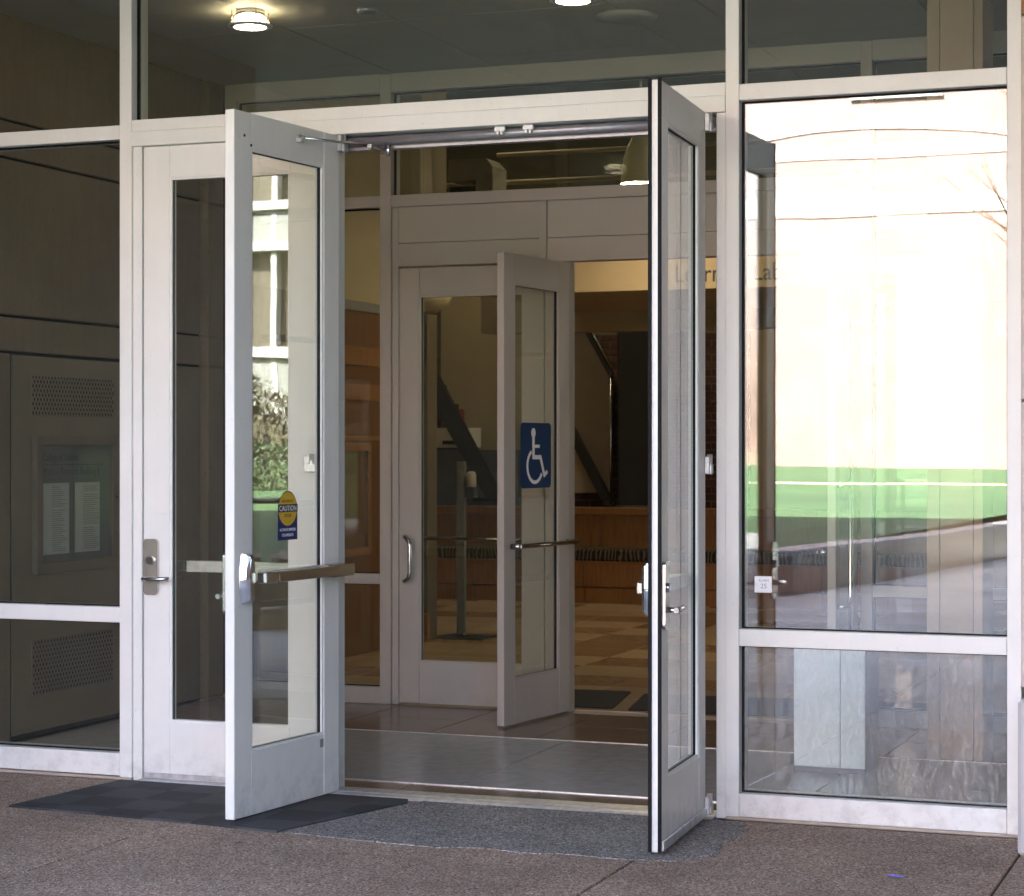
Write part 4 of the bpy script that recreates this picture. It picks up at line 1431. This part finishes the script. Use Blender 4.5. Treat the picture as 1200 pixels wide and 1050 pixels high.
# ================================================================== BUILDING MASS AND CANOPY
mb = thing('main_building', 'tall concrete building block above the entrance', 'building', (0, 0, 0))
bx('front_wall', M['upper'], mb, -30, 14, 0.0, 0.14, 4.02, 24.0, 0)
bx('added_sky_blocker', M['upper'], mb, -30, -6.66, -3.45, -0.01, -0.05, 8.0, 0)  # unseen mass added to block sky light from the left
bx('front_wall', M['upper'], mb, -30, -6.64, 0.0, 0.3, -0.05, 4.019, 0)
bx('front_wall', M['upper'], mb, -0.12, 14, 0.02, 0.3, -0.05, 4.019, 0)
bx('added_sky_blocker', M['blockerdark'], mb, 2.2, 14, -8.5, -0.01, -0.05, 3.99, 0)  # unseen mass added to cut light on the right-facing door faces
bx('added_sky_blocker', M['blockerdark'], mb, 2.2, 14, -8.5, -0.01, 4.46, 10.0, 0)  # upper part of the added right-hand light block
bx('roof', M['upper'], mb, -30, 14, 0.141, 22, 23.8, 24.0, 0)
bx('side_wall', M['upper'], mb, -30, -29.8, 0.31, 22, -0.05, 23.79, 0)
bx('side_wall', M['upper'], mb, 5.8, 6.0, 0.31, 3.0, -0.05, 23.79, 0)
bx('rear_wall', M['upper'], mb, -30, 14, 21.8, 22.0, -0.05, 23.79, 0)
bx('floor_slab', M['upper'], mb, -30, 14, 0.3, 21.7, 6.11, 6.4, 0)

cn = thing('entrance_canopy', 'flat entrance canopy with panelled soffit over the doors', 'canopy', (-3.0, -2.7, 4.0))
for i in range(5):
    for j in range(3):
        bx('soffit_panel', M['soffit'], cn, -3.6 + i * 1.74 + 0.005, -3.6 + (i + 1) * 1.74 - 0.005, -2.70 + j * 1.8 + 0.005, -2.70 + (j + 1) * 1.8 - 0.005 - (0.002 if j == 2 else 0), 0.0, 0.02, 0.002)
bx('canopy_deck', M['upper'], cn, -7.0, -3.651, -2.74, -0.76, 0.0, 0.45, 0.01)  # deck extended left to block a bright reflection in the transom
bx('canopy_deck', M['upper'], cn, -3.65, 5.15, -2.74, 2.69, 0.021, 0.45, 0.01)

# ================================================================== WHAT THE GLASS REFLECTS
bb_ = thing('brick_building', 'sunlit pale brick building with white stone bands across the lawn', 'building', (-14, -60, 0))
bx('wall', M['brickwall'], bb_, -8.0, 26, -12, 0.0, 0.3, 17.0, 0)
bx('stone_band', M['limestone'], bb_, -8.02, 26.02, -0.1, 0.05, 9.2, 9.85, 0)
bx('stone_band', M['limestone'], bb_, -8.02, 26.02, -0.1, 0.04, 11.1, 11.5, 0)
bx('plinth', M['brickwall'], bb_, -8.02, 26.02, -0.1, 0.10, 0.3, 1.5, 0)
bx('parapet', M['limestone'], bb_, -8.05, 26.05, -12.05, 0.15, 17.0, 17.5, 0)
bm = bmesh.new()
n = 20
low, up_ = [], []
for k in range(n + 1):
    t = k / n
    x = -4.5 + 10.0 * t
    z = 11.52 + 0.55 * (1 - (2 * t - 1) ** 2)
    low.append((x, z))
for k in range(n):
    (xa, za), (xb, zb) = low[k], low[k + 1]
    hexa(bm, [(xa, -0.05, za), (xb, -0.05, zb), (xb, 0.05, zb), (xa, 0.05, za), (xa, -0.05, za + 0.16), (xb, -0.05, zb + 0.16), (xb, 0.05, zb + 0.16), (xa, 0.05, za + 0.16)])
obj('arch_molding', bm, M['limestone'], bb_)
for k in range(5):
    x0 = -7.4 + k * 7.0 + (0.4 if k == 1 else 0)
    w_ = bx('louvre_window', M['granite'], bb_, x0, x0 + 3.0, -0.05, 0.05, 12.95, 15.2, 0)
    for q in range(9):
        bx('louvre_slat', M['limestone'], w_, x0, x0 + 3.0, 0.03, 0.12, 13.0 + q * 0.24, 13.08 + q * 0.24, 0)

mo = thing('modern_building', 'modern building with white curved spandrel bands and tan windows beyond the hedge', 'building', (-28, -45, 0))
def arcband(name, z0, z1, r0, mat):
    bm = bmesh.new()
    pts = []
    for k in range(25):
        x = -9 + 18 * k / 24
        pts.append((x, r0 - 0.030 * x * x))
    for k in range(24):
        (xa, ya), (xb, yb) = pts[k], pts[k + 1]
        hexa(bm, [(xa, ya - 0.6, z0), (xb, yb - 0.6, z0), (xb, yb, z0), (xa, ya, z0), (xa, ya - 0.6, z1), (xb, yb - 0.6, z1), (xb, yb, z1), (xa, ya, z1)])
    return obj(name, bm, mat, mo)
arcband('spandrel', 7.4, 8.35, 0.2, M['modernwhite'])
arcband('sill_band', 8.351, 8.6, 0.35, M['modernband'])
arcband('sill_band', 7.15, 7.399, 0.35, M['modernband'])
arcband('sill_band', 4.1, 4.4, 0.35, M['modernband'])
arcband('spandrel', 0.5, 4.099, 0.2, M['modernwhite'])
arcband('window_band', 4.401, 7.149, -0.15, M['tanwin'])
arcband('window_band', 8.601, 11.5, -0.15, M['tanwin'])
arcband('sill_band', 11.501, 12.2, 0.35, M['modernband'])
for k in range(9):
    x = -7.6 + k * 2.02
    y = 0.22 - 0.030 * x * x
    bx('window_mullion', M['modernband'], mo, x - 0.09, x + 0.09, y - 0.3, y, 0.6, 11.5, 0)

def leafy(bm, n, fn, s0, s1):
    for _ in range(n):
        p = Vector(fn())
        s = random.uniform(s0, s1)
        a = Vector((random.uniform(-1, 1), random.uniform(-1, 1), random.uniform(-1, 1))).normalized()
        b = a.orthogonal().normalized()
        c = a.cross(b)
        vs_ = [bm.verts.new(p + b * s), bm.verts.new(p + c * s * 0.5), bm.verts.new(p - b * s), bm.verts.new(p - c * s * 0.5)]
        bm.faces.new(vs_)
def hedge(name, label, cat, x0, x1, y0, y1, z0, z1, mat, n, s0, s1):
    o = thing(name, label, cat, ((x0 + x1) / 2, (y0 + y1) / 2, z0))
    hx, hy2, hz2 = (x1 - x0) / 2, (y1 - y0) / 2, z1 - z0
    def f():
        while True:
            u, v, w_ = random.uniform(-1, 1), random.uniform(-1, 1), random.random()
            top = 0.8 + 0.2 * math.sin(u * 9 + x0) * math.cos(u * 4)
            if w_ < top:
                return (u * hx, v * hy2, w_ * hz2)
    bm = bmesh.new()
    leafy(bm, n, f, s0, s1)
    for k in range(30):
        u = -1 + 2 * (k + 0.5) / 30
        h_ = hz2 * (0.55 + 0.2 * math.sin(u * 9 + x0) * math.cos(u * 4) + random.uniform(-0.06, 0.06))
        box(bm, (u - 0.034) * hx, (u + 0.034) * hx, -hy2 * 0.5, hy2 * random.uniform(0.4, 0.6), 0.0, h_)
    obj('foliage', bm, mat, o)
    bm = bmesh.new()
    for k in range(8):
        u = -0.9 + 1.8 * k / 7
        sweep(bm, [(u * hx, 0, -0.1), (u * hx + 0.1, 0.05, hz2 * 0.6)], [0.03, 0.01], 5)
    obj('stem', bm, M['bark'], o)
hedge('hedge', 'dark green clipped hedge at the back of the lawn', 'hedge', -30, -14.5, -31.2, -29.8, 0.6, 2.0, M['leaf_dark'], 14000, 0.03, 0.08)
hedge('ornamental_grass', 'tall straw coloured shrubs behind the dark hedge', 'shrub', -30, -15.5, -33.4, -31.8, 0.6, 3.4, M['leaf_straw'], 20000, 0.03, 0.09)

def tree(x, y, z, h, label, mat, n, nb=14):
    o = thing('tree', label, 'tree', (x, y, z))
    bm = bmesh.new()
    sweep(bm, [(0, 0, -0.2), (0.05, 0, h * 0.3), (0, 0.1, h * 0.6), (0.1, 0, h * 0.9)], [0.22, 0.16, 0.10, 0.03], 8)
    tips = []
    for k in range(nb):
        a = random.uniform(0, 6.28)
        z0 = h * random.uniform(0.28, 0.75)
        L = h * random.uniform(0.18, 0.32)
        e = (math.cos(a) * L, math.sin(a) * L, z0 + L * random.uniform(0.4, 0.9))
        sweep(bm, [(0, 0, z0), (e[0] * 0.5, e[1] * 0.5, z0 + (e[2] - z0) * 0.4), e], [0.06, 0.04, 0.012], 5)
        tips.append(e)
        for q in range(3):
            b_ = [e[i] * 0.6 + (0, 0, z0)[i] * 0.4 for i in range(3)]
            sweep(bm, [b_, (b_[0] + random.uniform(-1, 1) * L * 0.4, b_[1] + random.uniform(-1, 1) * L * 0.4, b_[2] + random.uniform(0.1, 0.5) * L)], [0.028, 0.010], 4)
    obj('trunk', bm, M['bark'], o)
    def f():
        t = random.choice(tips)
        return (t[0] + random.gauss(0, h * 0.06), t[1] + random.gauss(0, h * 0.06), t[2] + random.gauss(0, h * 0.05))
    if n:
        bm = bmesh.new()
        leafy(bm, n, f, 0.06, 0.14)
        obj('crown', bm, mat, o)
tree(-4.2, -43.0, 0.7, 13.5, 'bare leafless twiggy tree in front of the brick building', M['leaf_red'], 0, 34)
tree(-23.5, -56.0, 0.7, 9.0, 'dark green tree between the two buildings across the lawn', M['leaf_dark'], 3200)

hr = thing('lawn_handrail', 'navy metal handrail on posts along the lawn edge', 'handrail', (-11.5, -14.0, 0.4))
bm = bmesh.new()
sweep(bm, [(-4, 0, 0.50), (2.6, 0, 0.50)], 0.035, 10)
obj('rail', bm, M['navyrail'], hr)
for k in range(4):
    bm = bmesh.new()
    sweep(bm, [(-3.6 + 2.0 * k, 0, -0.1), (-3.6 + 2.0 * k, 0, 0.48)], 0.025, 8)
    obj('post', bm, M['navyrail'], hr)
for k, (x, y, s, lab) in enumerate(((-9.75, -9.6, 0.22, 'larger grey brown rock at the near lawn edge'), (-9.2, -9.7, 0.17, 'small rounded rock right of the larger rock on the lawn'), (-8.85, -9.3, 0.13, 'smallest rock at the near lawn edge'))):
    bm = bmesh.new()
    bmesh.ops.create_icosphere(bm, subdivisions=3, radius=s)
    for v in bm.verts:
        f = 1 + 0.25 * math.sin(v.co.x * 17 + k) * math.cos(v.co.y * 13 + k * 2) + 0.12 * math.sin(v.co.z * 31)
        v.co *= f
        v.co.z *= 0.7
    tag(obj('rock', bm, M['rock'], None, (x, y, 0.44)), lab, 'rock')
